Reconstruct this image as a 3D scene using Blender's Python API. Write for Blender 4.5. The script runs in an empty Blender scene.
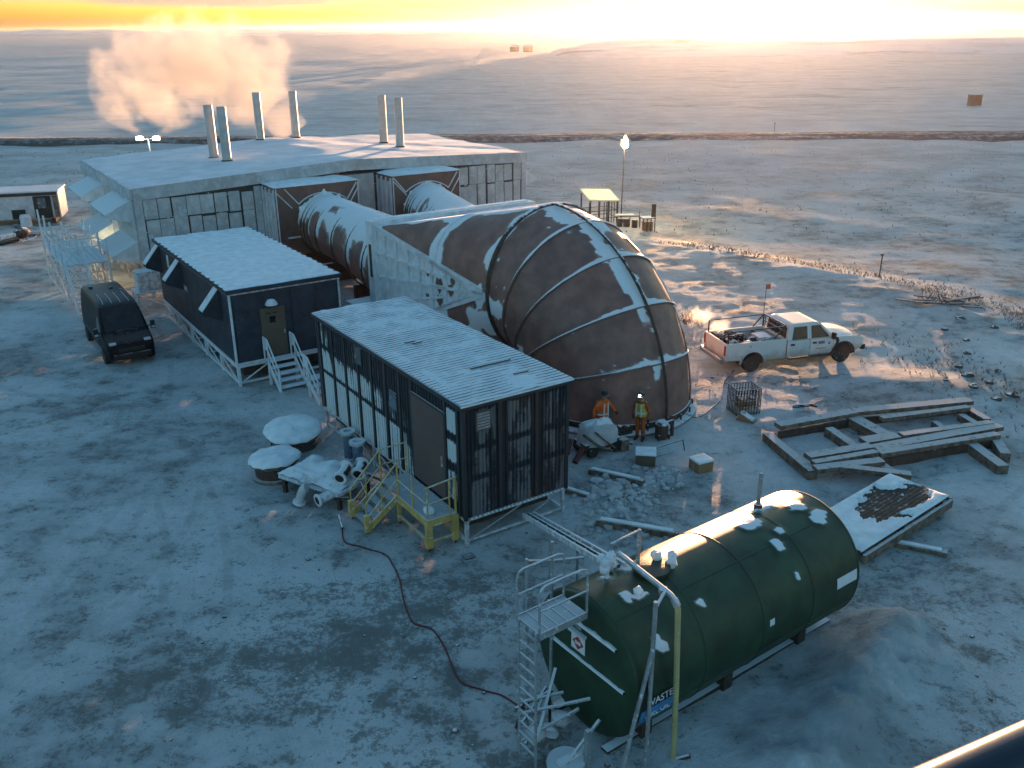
import bpy, bmesh, math, random
from mathutils import Vector, Matrix, noise as mnoise

# ------------------------------------------------------------------ camera
scene = bpy.context.scene
C = scene.collection
CAM_H = 13.8
cd = bpy.data.cameras.new('camera')
cam = bpy.data.objects.new('camera', cd)
C.objects.link(cam)
cam.location = (0, 0, CAM_H)
cam.rotation_euler = (Matrix.Rotation(math.radians(90 - 21.42), 3, 'X') @ Matrix.Rotation(math.radians(-0.45), 3, 'Z')).to_euler()
cd.sensor_width = 36.0
cd.lens = 32.0
cd.clip_start = 0.05
cd.clip_end = 20000
scene.camera = cam

# ------------------------------------------------------------------ light
SUN_EL, SUN_AZ = 0.46, 12.7           # degrees above the horizon, degrees right of the view axis
SKY_STRENGTH, SUN_STRENGTH, EXPOSURE = 0.15, 4.2, 2.95
HAZE = 3.6e-5
az, el = math.radians(SUN_AZ), math.radians(SUN_EL)
SUND = Vector((math.sin(az) * math.cos(el), math.cos(az) * math.cos(el), math.sin(el)))
world = bpy.data.worlds.new('World')
scene.world = world
world.use_nodes = True
wn, wl = world.node_tree.nodes, world.node_tree.links
wn.clear()
wo = wn.new('ShaderNodeOutputWorld')
bg = wn.new('ShaderNodeBackground')
sky = wn.new('ShaderNodeTexSky')
sky.sky_type = 'NISHITA'
sky.sun_disc = False
sky.sun_elevation = el
sky.sun_rotation = az
sky.altitude = 0
sky.air_density = 0.76
sky.dust_density = 1.4
sky.ozone_density = 2.2
bg.inputs['Strength'].default_value = SKY_STRENGTH
# long thin stratus bands low over the horizon, all the way round
tc = wn.new('ShaderNodeTexCoord')
mp = wn.new('ShaderNodeMapping')
mp.inputs['Scale'].default_value = (2.2, 2.2, 55.0)
wl.new(tc.outputs['Generated'], mp.inputs['Vector'])
nz = wn.new('ShaderNodeTexNoise')
nz.inputs['Scale'].default_value = 1.6
nz.inputs['Detail'].default_value = 5
wl.new(mp.outputs['Vector'], nz.inputs['Vector'])
rmp = wn.new('ShaderNodeMapRange')
rmp.inputs['From Min'].default_value = 0.47
rmp.inputs['From Max'].default_value = 0.62
rmp.inputs['To Max'].default_value = 0.85
wl.new(nz.outputs['Fac'], rmp.inputs['Value'])
sx = wn.new('ShaderNodeSeparateXYZ')
wl.new(tc.outputs['Generated'], sx.inputs['Vector'])
lo = wn.new('ShaderNodeMapRange')           # bands start a little above the horizon
lo.inputs['From Min'].default_value = 0.003
lo.inputs['From Max'].default_value = 0.022
wl.new(sx.outputs['Z'], lo.inputs['Value'])
hi = wn.new('ShaderNodeMapRange')
hi.inputs['From Min'].default_value = 0.30
hi.inputs['From Max'].default_value = 0.08
wl.new(sx.outputs['Z'], hi.inputs['Value'])
m1 = wn.new('ShaderNodeMath'); m1.operation = 'MULTIPLY'
wl.new(lo.outputs['Result'], m1.inputs[0]); wl.new(hi.outputs['Result'], m1.inputs[1])
m2 = wn.new('ShaderNodeMath'); m2.operation = 'MULTIPLY'
wl.new(m1.outputs[0], m2.inputs[0]); wl.new(rmp.outputs['Result'], m2.inputs[1])
cl = wn.new('ShaderNodeMix'); cl.data_type = 'RGBA'; cl.blend_type = 'MIX'
wl.new(m2.outputs[0], cl.inputs['Factor'])
wl.new(sky.outputs['Color'], cl.inputs['A'])
cl.inputs['B'].default_value = (0.50, 0.36, 0.42, 1)
tint = wn.new('ShaderNodeMix'); tint.data_type = 'RGBA'; tint.blend_type = 'MULTIPLY'   # greenish twilight sky
tint.inputs['Factor'].default_value = 1.0
wl.new(cl.outputs['Result'], tint.inputs['A'])
tint.inputs['B'].default_value = (1.04, 1.19, 0.96, 1)
wl.new(tint.outputs['Result'], bg.inputs['Color'])
wl.new(bg.outputs[0], wo.inputs['Surface'])

sl = bpy.data.lights.new('sun', 'SUN')
sl.energy = SUN_STRENGTH
sl.angle = math.radians(0.53)
sl.color = (1.0, 0.53, 0.27)
sun = bpy.data.objects.new('sun', sl)
C.objects.link(sun)
sun.rotation_euler = SUND.to_track_quat('Z', 'Y').to_euler()
sun.location = (40, 160, 60)

vs = scene.view_settings
vs.view_transform = 'Standard'
vs.look = 'None'
vs.exposure = EXPOSURE
vs.gamma = 1
vs.use_curve_mapping = False
scene.cycles.max_bounces = 5
scene.cycles.volume_bounces = 0
scene.cycles.volume_step_rate = 1.0
scene.cycles.volume_max_steps = 256

# ------------------------------------------------------------------ frames
TH = math.radians(33.4)
O = Vector((-1.33, 22.53, 0))
EA = Vector((math.cos(TH), math.sin(TH), 0))
EB = Vector((-math.sin(TH), math.cos(TH), 0))
def W(a, b, z=0):
    return O + EA * a + EB * b + Vector((0, 0, z))
R = random.Random(7)

# ------------------------------------------------------------------ materials
class NT:
    def __init__(s, name):
        s.m = bpy.data.materials.new(name)
        s.m.use_nodes = True
        s.t = s.m.node_tree
        s.n, s.l = s.t.nodes, s.t.links
        s.n.clear()
        s.out = s.n.new('ShaderNodeOutputMaterial')
    def new(s, t, **k):
        q = s.n.new(t)
        for a, v in k.items():
            setattr(q, a, v)
        return q
    def put(s, sock, v):
        if isinstance(v, bpy.types.NodeSocket):
            s.l.new(v, sock)
        else:
            sock.default_value = v
    def math(s, op, a, b=None, clamp=False):
        q = s.new('ShaderNodeMath', operation=op, use_clamp=clamp)
        s.put(q.inputs[0], a)
        if b is not None:
            s.put(q.inputs[1], b)
        return q.outputs[0]
    def noise(s, vec, scale, detail=4, rough=.55):
        q = s.new('ShaderNodeTexNoise')
        s.l.new(vec, q.inputs['Vector'])
        q.inputs['Scale'].default_value = scale
        q.inputs['Detail'].default_value = detail
        q.inputs['Roughness'].default_value = rough
        return q.outputs['Fac']
    def mapping(s, vec, scale):
        q = s.new('ShaderNodeMapping')
        s.l.new(vec, q.inputs['Vector'])
        q.inputs['Scale'].default_value = scale
        return q.outputs['Vector']
    def ramp(s, v, a, b, lo=0., hi=1.):
        q = s.new('ShaderNodeMapRange')
        q.interpolation_type = 'SMOOTHSTEP'
        s.put(q.inputs['Value'], v)
        q.inputs['From Min'].default_value = a
        q.inputs['From Max'].default_value = b
        q.inputs['To Min'].default_value = lo
        q.inputs['To Max'].default_value = hi
        return q.outputs['Result']
    def mix(s, f, a, b):
        q = s.new('ShaderNodeMix', data_type='RGBA')
        s.put(q.inputs['Factor'], f)
        s.put(q.inputs['A'], a if not isinstance(a, tuple) else (*a[:3], 1))
        s.put(q.inputs['B'], b if not isinstance(b, tuple) else (*b[:3], 1))
        return q.outputs['Result']
    def coords(s):
        tcn = s.new('ShaderNodeTexCoord')
        oi = s.new('ShaderNodeObjectInfo')
        v = s.new('ShaderNodeVectorMath', operation='ADD')
        s.l.new(tcn.outputs['Object'], v.inputs[0])
        sc = s.math('MULTIPLY', oi.outputs['Random'], 37.0)
        s.l.new(sc, v.inputs[1])
        return v.outputs[0]
    def bsdf(s, col, rough, metal=0., bump=None, strength=.3, dist=.02, spec=.5):
        p = s.new('ShaderNodeBsdfPrincipled')
        s.put(p.inputs['Base Color'], col if not isinstance(col, tuple) else (*col[:3], 1))
        s.put(p.inputs['Roughness'], rough)
        s.put(p.inputs['Metallic'], metal)
        p.inputs['Specular IOR Level'].default_value = spec
        if bump is not None:
            b = s.new('ShaderNodeBump')
            b.inputs['Strength'].default_value = strength
            b.inputs['Distance'].default_value = dist
            s.l.new(bump, b.inputs['Height'])
            s.l.new(b.outputs[0], p.inputs['Normal'])
        s.l.new(p.outputs[0], s.out.inputs['Surface'])
        return p

SNOW = (.76, .82, .86)
def mat(name, col, rough=.6, metal=0., var=.18, vscale=2.5, up=0., up_at=.55, frost=0., attr=False, bump=.25,
        bscale=25., spec=.5, fscale=3., fcol=SNOW, fmax=1.):
    """painted / worn surface; up: snow lying on faces that look up; frost: share covered by rime; attr: snow baked in 'snow'"""
    t = NT(name)
    v = t.coords()
    n1 = t.noise(v, vscale, 5)
    n2 = t.noise(v, bscale, 3)
    c = t.mix(t.ramp(n1, .3, .7), tuple(x * (1 - var) for x in col), tuple(min(1, x * (1 + var)) for x in col))
    f = None
    n3 = t.noise(v, fscale, 6, .65)
    if up:
        g = t.new('ShaderNodeNewGeometry')
        sp = t.new('ShaderNodeSeparateXYZ')
        t.l.new(g.outputs['Normal'], sp.inputs[0])
        k = t.math('ADD', sp.outputs['Z'], t.math('MULTIPLY', t.math('SUBTRACT', n3, .5), .9))
        f = t.math('MULTIPLY', t.ramp(k, up_at - .08, up_at + .08), up)
    if frost:
        q = t.ramp(n3, .5 + (.5 - frost) * .55 - .05, .5 + (.5 - frost) * .55 + .05)
        f = q if f is None else t.math('MAXIMUM', f, q)
    if attr:
        a = t.new('ShaderNodeAttribute', attribute_name='snow')
        k = t.math('ADD', a.outputs['Fac'], t.math('MULTIPLY', t.math('SUBTRACT', n3, .5), .55))
        q = t.math('MAXIMUM', t.ramp(k, .44, .56), t.ramp(k, .20, .50, 0., .30))
        f = q if f is None else t.math('MAXIMUM', f, q)
    r = rough
    mt = metal
    if f is not None:
        if fmax < 1:
            f = t.math('MULTIPLY', f, fmax)
        c = t.mix(f, c, t.mix(n1, tuple(x * .88 for x in fcol), fcol))
        r = t.math('ADD', rough, t.math('MULTIPLY', f, .85 - rough))
        if metal:
            mt = t.math('MULTIPLY', t.math('SUBTRACT', 1., f), metal)
        hgt = t.math('ADD', t.math('MULTIPLY', f, .8), t.math('MULTIPLY', n2, .35))
    else:
        hgt = n2
    t.bsdf(c, r, mt, hgt, bump, .02, spec)
    return t.m

def emit(name, col, strength):
    t = NT(name)
    e = t.new('ShaderNodeEmission')
    e.inputs['Color'].default_value = (*col, 1)
    e.inputs['Strength'].default_value = strength
    t.l.new(e.outputs[0], t.out.inputs['Surface'])
    return t.m

M = {}
M['snow'] = mat('snow', (.75, .81, .84), .85, var=.10, bump=.6, bscale=9, spec=.2)
M['frost_white'] = mat('frosted white metal', (.62, .66, .70), .75, var=.14, bump=.4, bscale=30, up=1., up_at=.6, fscale=4)
M['frost_grey'] = mat('rimed grey steel', (.40, .43, .46), .7, var=.25, vscale=4, frost=.45, up=1., up_at=.6, bump=.4, fscale=5, fmax=.8)
M['panel'] = mat('rimed wall panel', (.45, .475, .49), .75, var=.16, vscale=1.3, frost=.4, bump=.4, fscale=3.2, fmax=.35)
M['panel_gap'] = mat('dark panel joint', (.055, .05, .045), .7, frost=.22, fscale=3)
M['roof_snow'] = mat('snow on roof', (.70, .73, .77), .85, var=.10, vscale=.8, bump=.7, bscale=5, spec=.2)
M['brown'] = mat('brown steel', (.20, .108, .090), .55, .0, var=.22, vscale=1.6, attr=True, bump=.15, bscale=14, fscale=3.5)
M['brown_up'] = mat('brown steel with lying snow', (.17, .095, .08), .55, .0, var=.16, vscale=2, up=1., up_at=.42, bump=.25, bscale=16, fscale=1.6)
M['brown_plain'] = mat('brown steel box', (.155, .085, .068), .6, .0, var=.2, vscale=1.6, up=1., up_at=.7, bump=.2, bscale=16, fscale=2)
M['rust'] = mat('dark rusty steel', (.055, .035, .026), .7, .0, var=.35, vscale=5, up=1., up_at=.75, fscale=5)
M['navy'] = mat('dark navy cladding', (.020, .026, .036), .6, .0, var=.2, vscale=3, attr=True, bump=.2, fscale=9, fcol=(.60, .67, .70), spec=.3)
M['navy_end'] = mat('dark navy end cladding', (.020, .024, .032), .6, .0, var=.2, vscale=3, attr=True, bump=.2, fscale=9, fcol=(.50, .52, .55), fmax=.26, spec=.3)
M['rail_paint'] = mat('dark blue rail paint', (.012, .016, .03), .22, .0, var=.1, bump=.02)
M['navy_plain'] = mat('dark navy trim', (.026, .030, .038), .5, .0, var=.2, up=.8, up_at=.8)
M['teal'] = mat('dark blue grey cladding', (.022, .042, .060), .6, .0, var=.25, vscale=2, frost=.12, fscale=16, bump=.15, spec=.3)
M['ribroof'] = mat('ribbed roof with snow', (.06, .065, .075), .6, .0, attr=True, bump=.5, bscale=12, fscale=6)
M['door_grey'] = mat('taupe door', (.105, .078, .068), .55, .0, var=.08, vscale=1.5, bump=.1)
M['glass'] = mat('window glass', (.10, .12, .14), .15, .0, var=.2, bump=.02, frost=.3, fscale=4, fmax=.5)
M['darkglass'] = mat('dark glass', (.012, .013, .016), .06, .0, var=.2, bump=.0)
M['yellow'] = mat('yellow steel', (.52, .36, .10), .6, .0, var=.15, vscale=4, frost=.30, up=1., up_at=.6, fscale=6, fmax=.75)
M['grate'] = mat('steel deck', (.20, .215, .235), .7, .0, frost=.35, up=.6, up_at=.8, fscale=6, fmax=.7)
M['galv'] = mat('galvanised steel', (.30, .32, .34), .5, .3, var=.2, frost=.3, up=1., up_at=.6, fscale=9, fmax=.8)
M['stack'] = mat('pale steel stack', (.46, .44, .42), .5, .1, var=.14, vscale=2, frost=.2, fscale=3, fmax=.5)
M['green'] = mat('dark green paint', (.013, .043, .018), .45, .0, var=.38, vscale=1.6, attr=True, bump=.12, bscale=5, fscale=5)
M['wood'] = mat('weathered timber', (.150, .112, .085), .8, .0, var=.5, vscale=5, up=.95, up_at=.88, bump=.6, bscale=30, fscale=4.5, fmax=.85, fcol=(.58, .60, .61))
M['wood_dark'] = mat('dark wet timber', (.065, .045, .035), .8, .0, var=.4, vscale=4, up=.8, up_at=1.12, bump=.5, bscale=30, fscale=4)
M['van'] = mat('black van paint', (.006, .007, .010), .42, .0, var=.2, bump=.03, up=.05, up_at=.8, fscale=6, spec=.15)
M['black'] = mat('black plastic', (.012, .012, .013), .55, .0, var=.2, up=.35, up_at=.9)
M['white'] = mat('white truck paint', (.70, .70, .69), .35, .0, var=.05, bump=.04, bscale=8)
def dirty_white():
    t = NT('salt stained white paint')
    tcn = t.new('ShaderNodeTexCoord')
    v = tcn.outputs['Object']
    sp = t.new('ShaderNodeSeparateXYZ'); t.l.new(v, sp.inputs[0])
    n = t.noise(v, 2.2, 6, .65)
    n2 = t.noise(v, 11., 4, .6)
    f = t.ramp(t.math('ADD', sp.outputs['Z'], t.math('MULTIPLY', t.math('SUBTRACT', n, .5), 1.1)), 1.05, .45, .04, .75)
    f = t.math('MULTIPLY', f, t.ramp(n2, .2, .6, .6, 1.))
    t.bsdf(t.mix(f, (.68, .68, .67), (.23, .20, .18)), t.math('ADD', .33, t.math('MULTIPLY', f, .5)), 0., n2, .06, .02)
    return t.m
M['white'] = dirty_white()
M['tyre'] = mat('tyre rubber', (.02, .02, .021), .8, .0, var=.3, frost=.18, fscale=6)
M['rim'] = mat('steel rim', (.42, .42, .43), .4, .7, var=.15)
M['chrome'] = mat('bumper metal', (.35, .35, .36), .25, .9, var=.1)
M['headlamp'] = mat('headlamp lens', (.55, .56, .58), .12, .2, var=.1)
M['redlamp'] = mat('red lamp lens', (.30, .02, .015), .25, .0)
M['hose'] = mat('dark red hose', (.11, .014, .014), .6, .0, var=.3, frost=.1)
M['orange'] = mat('orange fabric', (.72, .13, .02), .8, .0, var=.2, vscale=6, bump=.3)
M['orange_dark'] = mat('rust orange coverall', (.34, .075, .018), .85, .0, var=.25, vscale=6, bump=.3)
M['hivis'] = mat('lime vest', (.50, .42, .05), .8, .0, var=.15)
M['reflect'] = mat('grey reflective tape', (.60, .62, .58), .4, .0)
M['darkcloth'] = mat('dark cloth', (.025, .022, .022), .85, .0)
M['skin'] = mat('skin', (.38, .20, .13), .6, .0, var=.08)
M['concrete'] = mat('frosted concrete', (.22, .20, .18), .85, .0, var=.25, up=.9, up_at=.9, fscale=3)
M['rock'] = mat('brown rock', (.10, .08, .065), .85, .0, var=.35, up=.9, up_at=.9, fscale=4)
M['grass'] = mat('dry tundra grass', (.12, .085, .055), .9, .0, var=.4)
M['blue_sign'] = mat('blue sign', (.05, .24, .50), .5, .0, var=.1)
M['white_sign'] = mat('white sign', (.72, .74, .76), .5, .0, var=.06)
M['red_sign'] = mat('red print', (.40, .03, .03), .5, .0)
M['black_print'] = mat('black print', (.01, .01, .01), .6, .0)
M['tarp'] = mat('pale frozen tarp', (.46, .48, .50), .75, .0, var=.15, up=1., up_at=.8, bump=.7, bscale=5, fscale=2)
M['bluepipe'] = mat('blue grey pipe', (.13, .18, .24), .5, .0, var=.2, frost=.35, up=1., up_at=.8, fscale=5, fmax=.8)
M['cardboard'] = mat('brown carton', (.30, .17, .085), .85, .0, var=.12, up=1., up_at=.85)
M['canvas'] = mat('yellow green canopy sheet', (.62, .62, .44), .6, .0, var=.1, up=.6, up_at=.9)
M['lamp_cold'] = emit('cold lamp', (1., .97, .82), 60.)
M['lamp_warm'] = emit('warm lamp', (1., .78, .34), 70.)
M['lamp_hood'] = emit('amber lamp', (1., .68, .25), 1.6)
M['lamp_head'] = emit('headlamp light', (1., .97, .9), 12.)

# ------------------------------------------------------------------ mesh builder
class MB:
    def __init__(s):
        s.v, s.f, s.a = [], [], []
    def add(s, vs, fs, at=None):
        k = len(s.v)
        s.v += [tuple(p) for p in vs]
        s.f += [tuple(i + k for i in f) for f in fs]
        s.a += at if at is not None else [0.] * len(vs)
        return s
    def box(s, x0, x1, y0, y1, z0, z1):
        v = [(x, y, z) for z in (z0, z1) for y in (y0, y1) for x in (x0, x1)]
        return s.add(v, [(0, 2, 3, 1), (4, 5, 7, 6), (0, 1, 5, 4), (2, 6, 7, 3), (0, 4, 6, 2), (1, 3, 7, 5)])
    def beam(s, p, q, w=.1, h=None, up=(0, 0, 1)):
        h = h or w
        p, q = Vector(p), Vector(q)
        d = (q - p).normalized()
        u = Vector(up)
        if abs(d.dot(u)) > .98:
            u = Vector((1, 0, 0)) if abs(d.x) < .9 else Vector((0, 1, 0))
        x = d.cross(u).normalized()
        y = x.cross(d)
        v = [c + x * i * w / 2 + y * j * h / 2 for c in (p, q) for i, j in ((-1, -1), (1, -1), (1, 1), (-1, 1))]
        return s.add(v, [(3, 2, 1, 0), (4, 5, 6, 7), (0, 1, 5, 4), (1, 2, 6, 5), (2, 3, 7, 6), (3, 0, 4, 7)])
    def tube(s, p, q, r, n=10, r2=None, cap=True):
        return s.path([p, q], r, n, cap, r2)
    def path(s, pts, r, n=8, cap=True, r2=None, closed=False):
        pts = [Vector(p) for p in pts]
        m = len(pts)
        vs, fs = [], []
        ref = None
        for i, p in enumerate(pts):
            a = pts[i - 1] if (i > 0 or closed) else p
            b = pts[(i + 1) % m] if (i < m - 1 or closed) else p
            d = (b - a).normalized()
            if ref is None:
                ref = Vector((0, 0, 1)) if abs(d.z) < .9 else Vector((1, 0, 0))
            x = d.cross(ref).normalized()
            y = x.cross(d).normalized()
            ref = y
            rr = r if r2 is None else r + (r2 - r) * i / max(1, m - 1)
            for k in range(n):
                t = 2 * math.pi * k / n
                vs.append(p + x * math.cos(t) * rr + y * math.sin(t) * rr)
        for i in range(m if closed else m - 1):
            j = (i + 1) % m
            for k in range(n):
                fs.append((i * n + k, i * n + (k + 1) % n, j * n + (k + 1) % n, j * n + k))
        if cap and not closed:
            fs.append(tuple(range(n))[::-1])
            fs.append(tuple((m - 1) * n + k for k in range(n)))
        return s.add(vs, fs)
    def grid(s, fn, nu, nv, wrapu=False):
        """fn(i, j) -> (point, snow)"""
        vs, at, fs = [], [], []
        for j in range(nv + 1):
            for i in range(nu + (0 if wrapu else 1)):
                p, a = fn(i, j)
                vs.append(p); at.append(a)
        w = nu if wrapu else nu + 1
        for j in range(nv):
            for i in range(nu):
                fs.append((j * w + i, j * w + (i + 1) % w, (j + 1) * w + (i + 1) % w, (j + 1) * w + i))
        return s.add(vs, fs, at)
    def lathe(s, prof, c=(0, 0, 0), axis='z', n=24):
        vs, fs = [], []
        for r, h in prof:
            for k in range(n):
                t = 2 * math.pi * k / n
                x, y = r * math.cos(t), r * math.sin(t)
                p = {'z': (x, y, h), 'x': (h, x, y), 'y': (x, h, -y)}[axis]
                vs.append((p[0] + c[0], p[1] + c[1], p[2] + c[2]))
        for i in range(len(prof) - 1):
            for k in range(n):
                fs.append((i * n + k, i * n + (k + 1) % n, (i + 1) * n + (k + 1) % n, (i + 1) * n + k))
        fs.append(tuple(range(n))[::-1])
        fs.append(tuple((len(prof) - 1) * n + k for k in range(n)))
        return s.add(vs, fs)
    def prism(s, poly, fn0, fn1):
        """poly: list of 2-D points; fn0/fn1 map them to the two faces"""
        n = len(poly)
        v = [fn0(*p) for p in poly] + [fn1(*p) for p in poly]
        f = [tuple(range(n))[::-1], tuple(range(n, 2 * n))] + [(i, (i + 1) % n, n + (i + 1) % n, n + i) for i in range(n)]
        return s.add(v, f)
    def lump(s, c, r, seed, sq=(1, 1, .7), n=8, amp=.35):
        c = Vector(c)
        def fn(i, j):
            t, f = 2 * math.pi * i / n, math.pi * (.02 + .96 * j / 6)
            d = Vector((math.cos(t) * math.sin(f), math.sin(t) * math.sin(f), math.cos(f)))
            k = 1 + amp * mnoise.noise(d * 1.6 + Vector((seed * 3.1, seed, 0)))
            return (c + Vector((d.x * sq[0], d.y * sq[1], d.z * sq[2])) * r * k, 0.)
        return s.grid(fn, n, 6, True)
    def build(s, name, m, parent=None, smooth=None, bevel=0, loc=None, rotz=None):
        me = bpy.data.meshes.new(name)
        me.from_pydata(s.v, [], s.f)
        if any(s.a):
            at = me.attributes.new('snow', 'FLOAT', 'POINT')
            at.data.foreach_set('value', s.a)
        me.materials.append(M[m] if isinstance(m, str) else m)
        bm = bmesh.new()
        bm.from_mesh(me)
        bmesh.ops.recalc_face_normals(bm, faces=bm.faces)
        bm.to_mesh(me)
        bm.free()
        if smooth is not None:
            me.polygons.foreach_set('use_smooth', [True] * len(me.polygons))
            me.set_sharp_from_angle(angle=math.radians(smooth))
        o = bpy.data.objects.new(name, me)
        C.objects.link(o)
        if parent is not None:
            o.parent = parent
        if loc is not None:
            o.location = loc
        if rotz is not None:
            o.rotation_euler.z = rotz
        if bevel:
            b = o.modifiers.new('bevel', 'BEVEL')
            b.width = bevel
            b.segments = 2
            b.limit_method = 'ANGLE'
        return o

def tag(o, label, cat=None, group=None, kind=None):
    if label: o['label'] = label
    if cat: o['category'] = cat
    if group: o['group'] = group
    if kind: o['kind'] = kind
    return o
def thing(name, label, cat, loc, rotz=TH, group=None):
    o = bpy.data.objects.new(name, None)
    C.objects.link(o)
    o.empty_display_size = .3
    o.location = loc
    o.rotation_euler.z = rotz
    return tag(o, label, cat, group)
def site(name, label, cat, a, b, z=0, group=None, rot=0.):
    return thing(name, label, cat, W(a, b, z), TH + rot, group)
def copy_tree(o, parent=None):
    c = o.copy()
    C.objects.link(c)
    c.parent = parent
    for ch in list(o.children):
        copy_tree(ch, c)
    return c
def fbm(x, y, z=0., o=4):
    return mnoise.fractal(Vector((x, y, z)), 1.0, 2.0, o)
def sstep(a, b, x):
    t = min(1., max(0., (x - a) / (b - a)))
    return t * t * (3 - 2 * t)
def lettering(txt, size, name, m, parent, loc, rot, depth=.004):
    cu = bpy.data.curves.new(name, 'FONT')
    cu.body = txt
    cu.size = size
    cu.extrude = depth
    cu.align_x = 'CENTER'
    cu.align_y = 'CENTER'
    tmp = bpy.data.objects.new(name, cu)
    C.objects.link(tmp)
    dg = bpy.context.evaluated_depsgraph_get()
    me = bpy.data.meshes.new_from_object(tmp.evaluated_get(dg))
    bpy.data.objects.remove(tmp)
    me.materials.clear()
    me.materials.append(M[m])
    o = bpy.data.objects.new(name, me)
    C.objects.link(o)
    o.parent = parent
    o.location = loc
    o.rotation_euler = rot
    return o

# ------------------------------------------------------------------ ground, road, hills
PAD_EDGE = [(-2000, 47), (-40, 60), (5, 66), (12, 60), (21, 51), (24, 45), (24.5, 38), (22.5, 32), (20.5, 26), (17, 19), (14, 12), (10, 2), (10, -60)]
def edge_x(y):
    """x of the right edge of the working pad at depth y"""
    for (x0, y0), (x1, y1) in zip(PAD_EDGE[2:], PAD_EDGE[3:]):
        if y1 <= y <= y0:
            return x0 + (x1 - x0) * (y - y0) / (y1 - y0)
    return 10.
def seg_d(x, y, p, q):
    px_, py_ = q[0] - p[0], q[1] - p[1]
    t = max(0., min(1., ((x - p[0]) * px_ + (y - p[1]) * py_) / (px_ * px_ + py_ * py_)))
    return math.hypot(x - p[0] - t * px_, y - p[1] - t * py_), t
def ground_z(x, y):
    d = math.hypot(x, y - 30)
    # outside the pad the tundra lies lower and rolls
    out = sstep(0, 7, x - edge_x(y)) if y < 66 else 1.
    if y >= 55:
        out = max(sstep(55, 75, y - .0 * x), sstep(0, 7, x - edge_x(min(y, 66))))
    z = -.75 * out * sstep(25, 60, d + 18)
    z += out * .40 * fbm(x * .055, y * .055, 3.3) * sstep(20, 60, d)
    z += out * sstep(150, 500, d) * .45 * fbm(x * .006, y * .011, 9.1, 3)
    if d < 160:
        z += .05 * fbm(x * .35, y * .35, 1.7) + .022 * fbm(x * 1.6, y * 1.6, 5.2, 2)
        # rough shoulder along the pad edge
        e = x - edge_x(y)
        if y < 66:
            z += .16 * math.exp(-((e + .5) / 1.6) ** 2) * (.5 + fbm(x * .5, y * .5, 7.7))
            z += out * .18 * abs(fbm(x * .7, y * .7, 2.2)) * sstep(12, -2, e)
    # bank ploughed up beside the tank, with trodden top
    ds, t = seg_d(x, y, (9.2, 18.3), (4.6, 12.6))
    w = .85 + .25 * fbm(x * .6, y * .6, 4.4)
    bank = math.exp(-(ds / w) ** 2)
    z += bank * (.58 + .3 * fbm(x * 1.1, y * 1.1, 8.8)) + bank * .16 * fbm(x * 2.6, y * 2.6, 2.9, 3)
    if bank > .05:                                  # footprints
        z -= bank * .15 * sstep(.34, .16, mnoise.voronoi(Vector((x * 1.25, y * 1.25, .5)))[0][0])
    # drift banked round the sheds and the collar of the elbow
    for cx, cy, r, hh in ((2.9, 25.6, 1.6, .22), (3.6, 23.6, 1.3, .12), (-8.6, 33.6, 1.6, .10), (18, 33.4, 2.2, .25), (16.4, 34.9, 1.8, .2), (-24, 47, 3.5, .25)):
        z += hh * math.exp(-((x - cx) ** 2 + (y - cy) ** 2) / r ** 2)
    return z
def ground_dirt(x, y):
    k = 0.
    for cx, cy, rx, ry, s in ((-3.6, 18.6, 4.2, 2.2, .42), (-6.5, 16.8, 4, 1.6, .25), (-2, 14.8, 3.4, 1.4, .32), (-9, 22, 5, 3, .12), (-1.5, 20.3, 3.2, 1.6, .30),
                              (9.5, 19.5, 3.6, 2.2, .36), (10.5, 15.5, 4, 2.5, .26), (1.2, 13.4, 2.2, 1.5, .30), (10, 35.2, 4, 1.6, .25), (5.5, 26.5, 3.5, 2.5, .10),
                              (7.8, 34.8, 2.0, 1.6, .35), (-18, 33, 6, 5, .10), (-14, 45, 5, 5, .12)):
        k += s * math.exp(-((x - cx) / rx) ** 2 - ((y - cy) / ry) ** 2)
    k -= .55 * math.exp(-(seg_d(x, y, (9.2, 18.3), (4.6, 12.6))[0] / 1.3) ** 2)
    if y < 66:
        e = x - edge_x(y)
        k += .30 * math.exp(-((e - 1.2) / 1.3) ** 2) + .16 * sstep(0, 5, e)
    else:
        k += .14
    return k

def axis(lo, hi, f0, f1, step, grow):
    """coordinates: even steps between f0 and f1, growing outside"""
    c = [f0 + i * step for i in range(int((f1 - f0) / step) + 1)]
    s, x = step, c[-1]
    while x < hi:
        s *= grow; x += s; c.append(min(x, hi))
    s, x = step, c[0]
    while x > lo:
        s *= grow; x -= s; c.insert(0, max(x, lo))
    return c
GX = axis(-7000, 7000, -26, 26, .26, 1.07)
GY = axis(-1500, 9000, 10.5, 62, .26, 1.06)
gb = MB()
gb.grid(lambda i, j: ((GX[i], GY[j], ground_z(GX[i], GY[j])), ground_dirt(GX[i], GY[j]) + .001), len(GX) - 1, len(GY) - 1)

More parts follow.
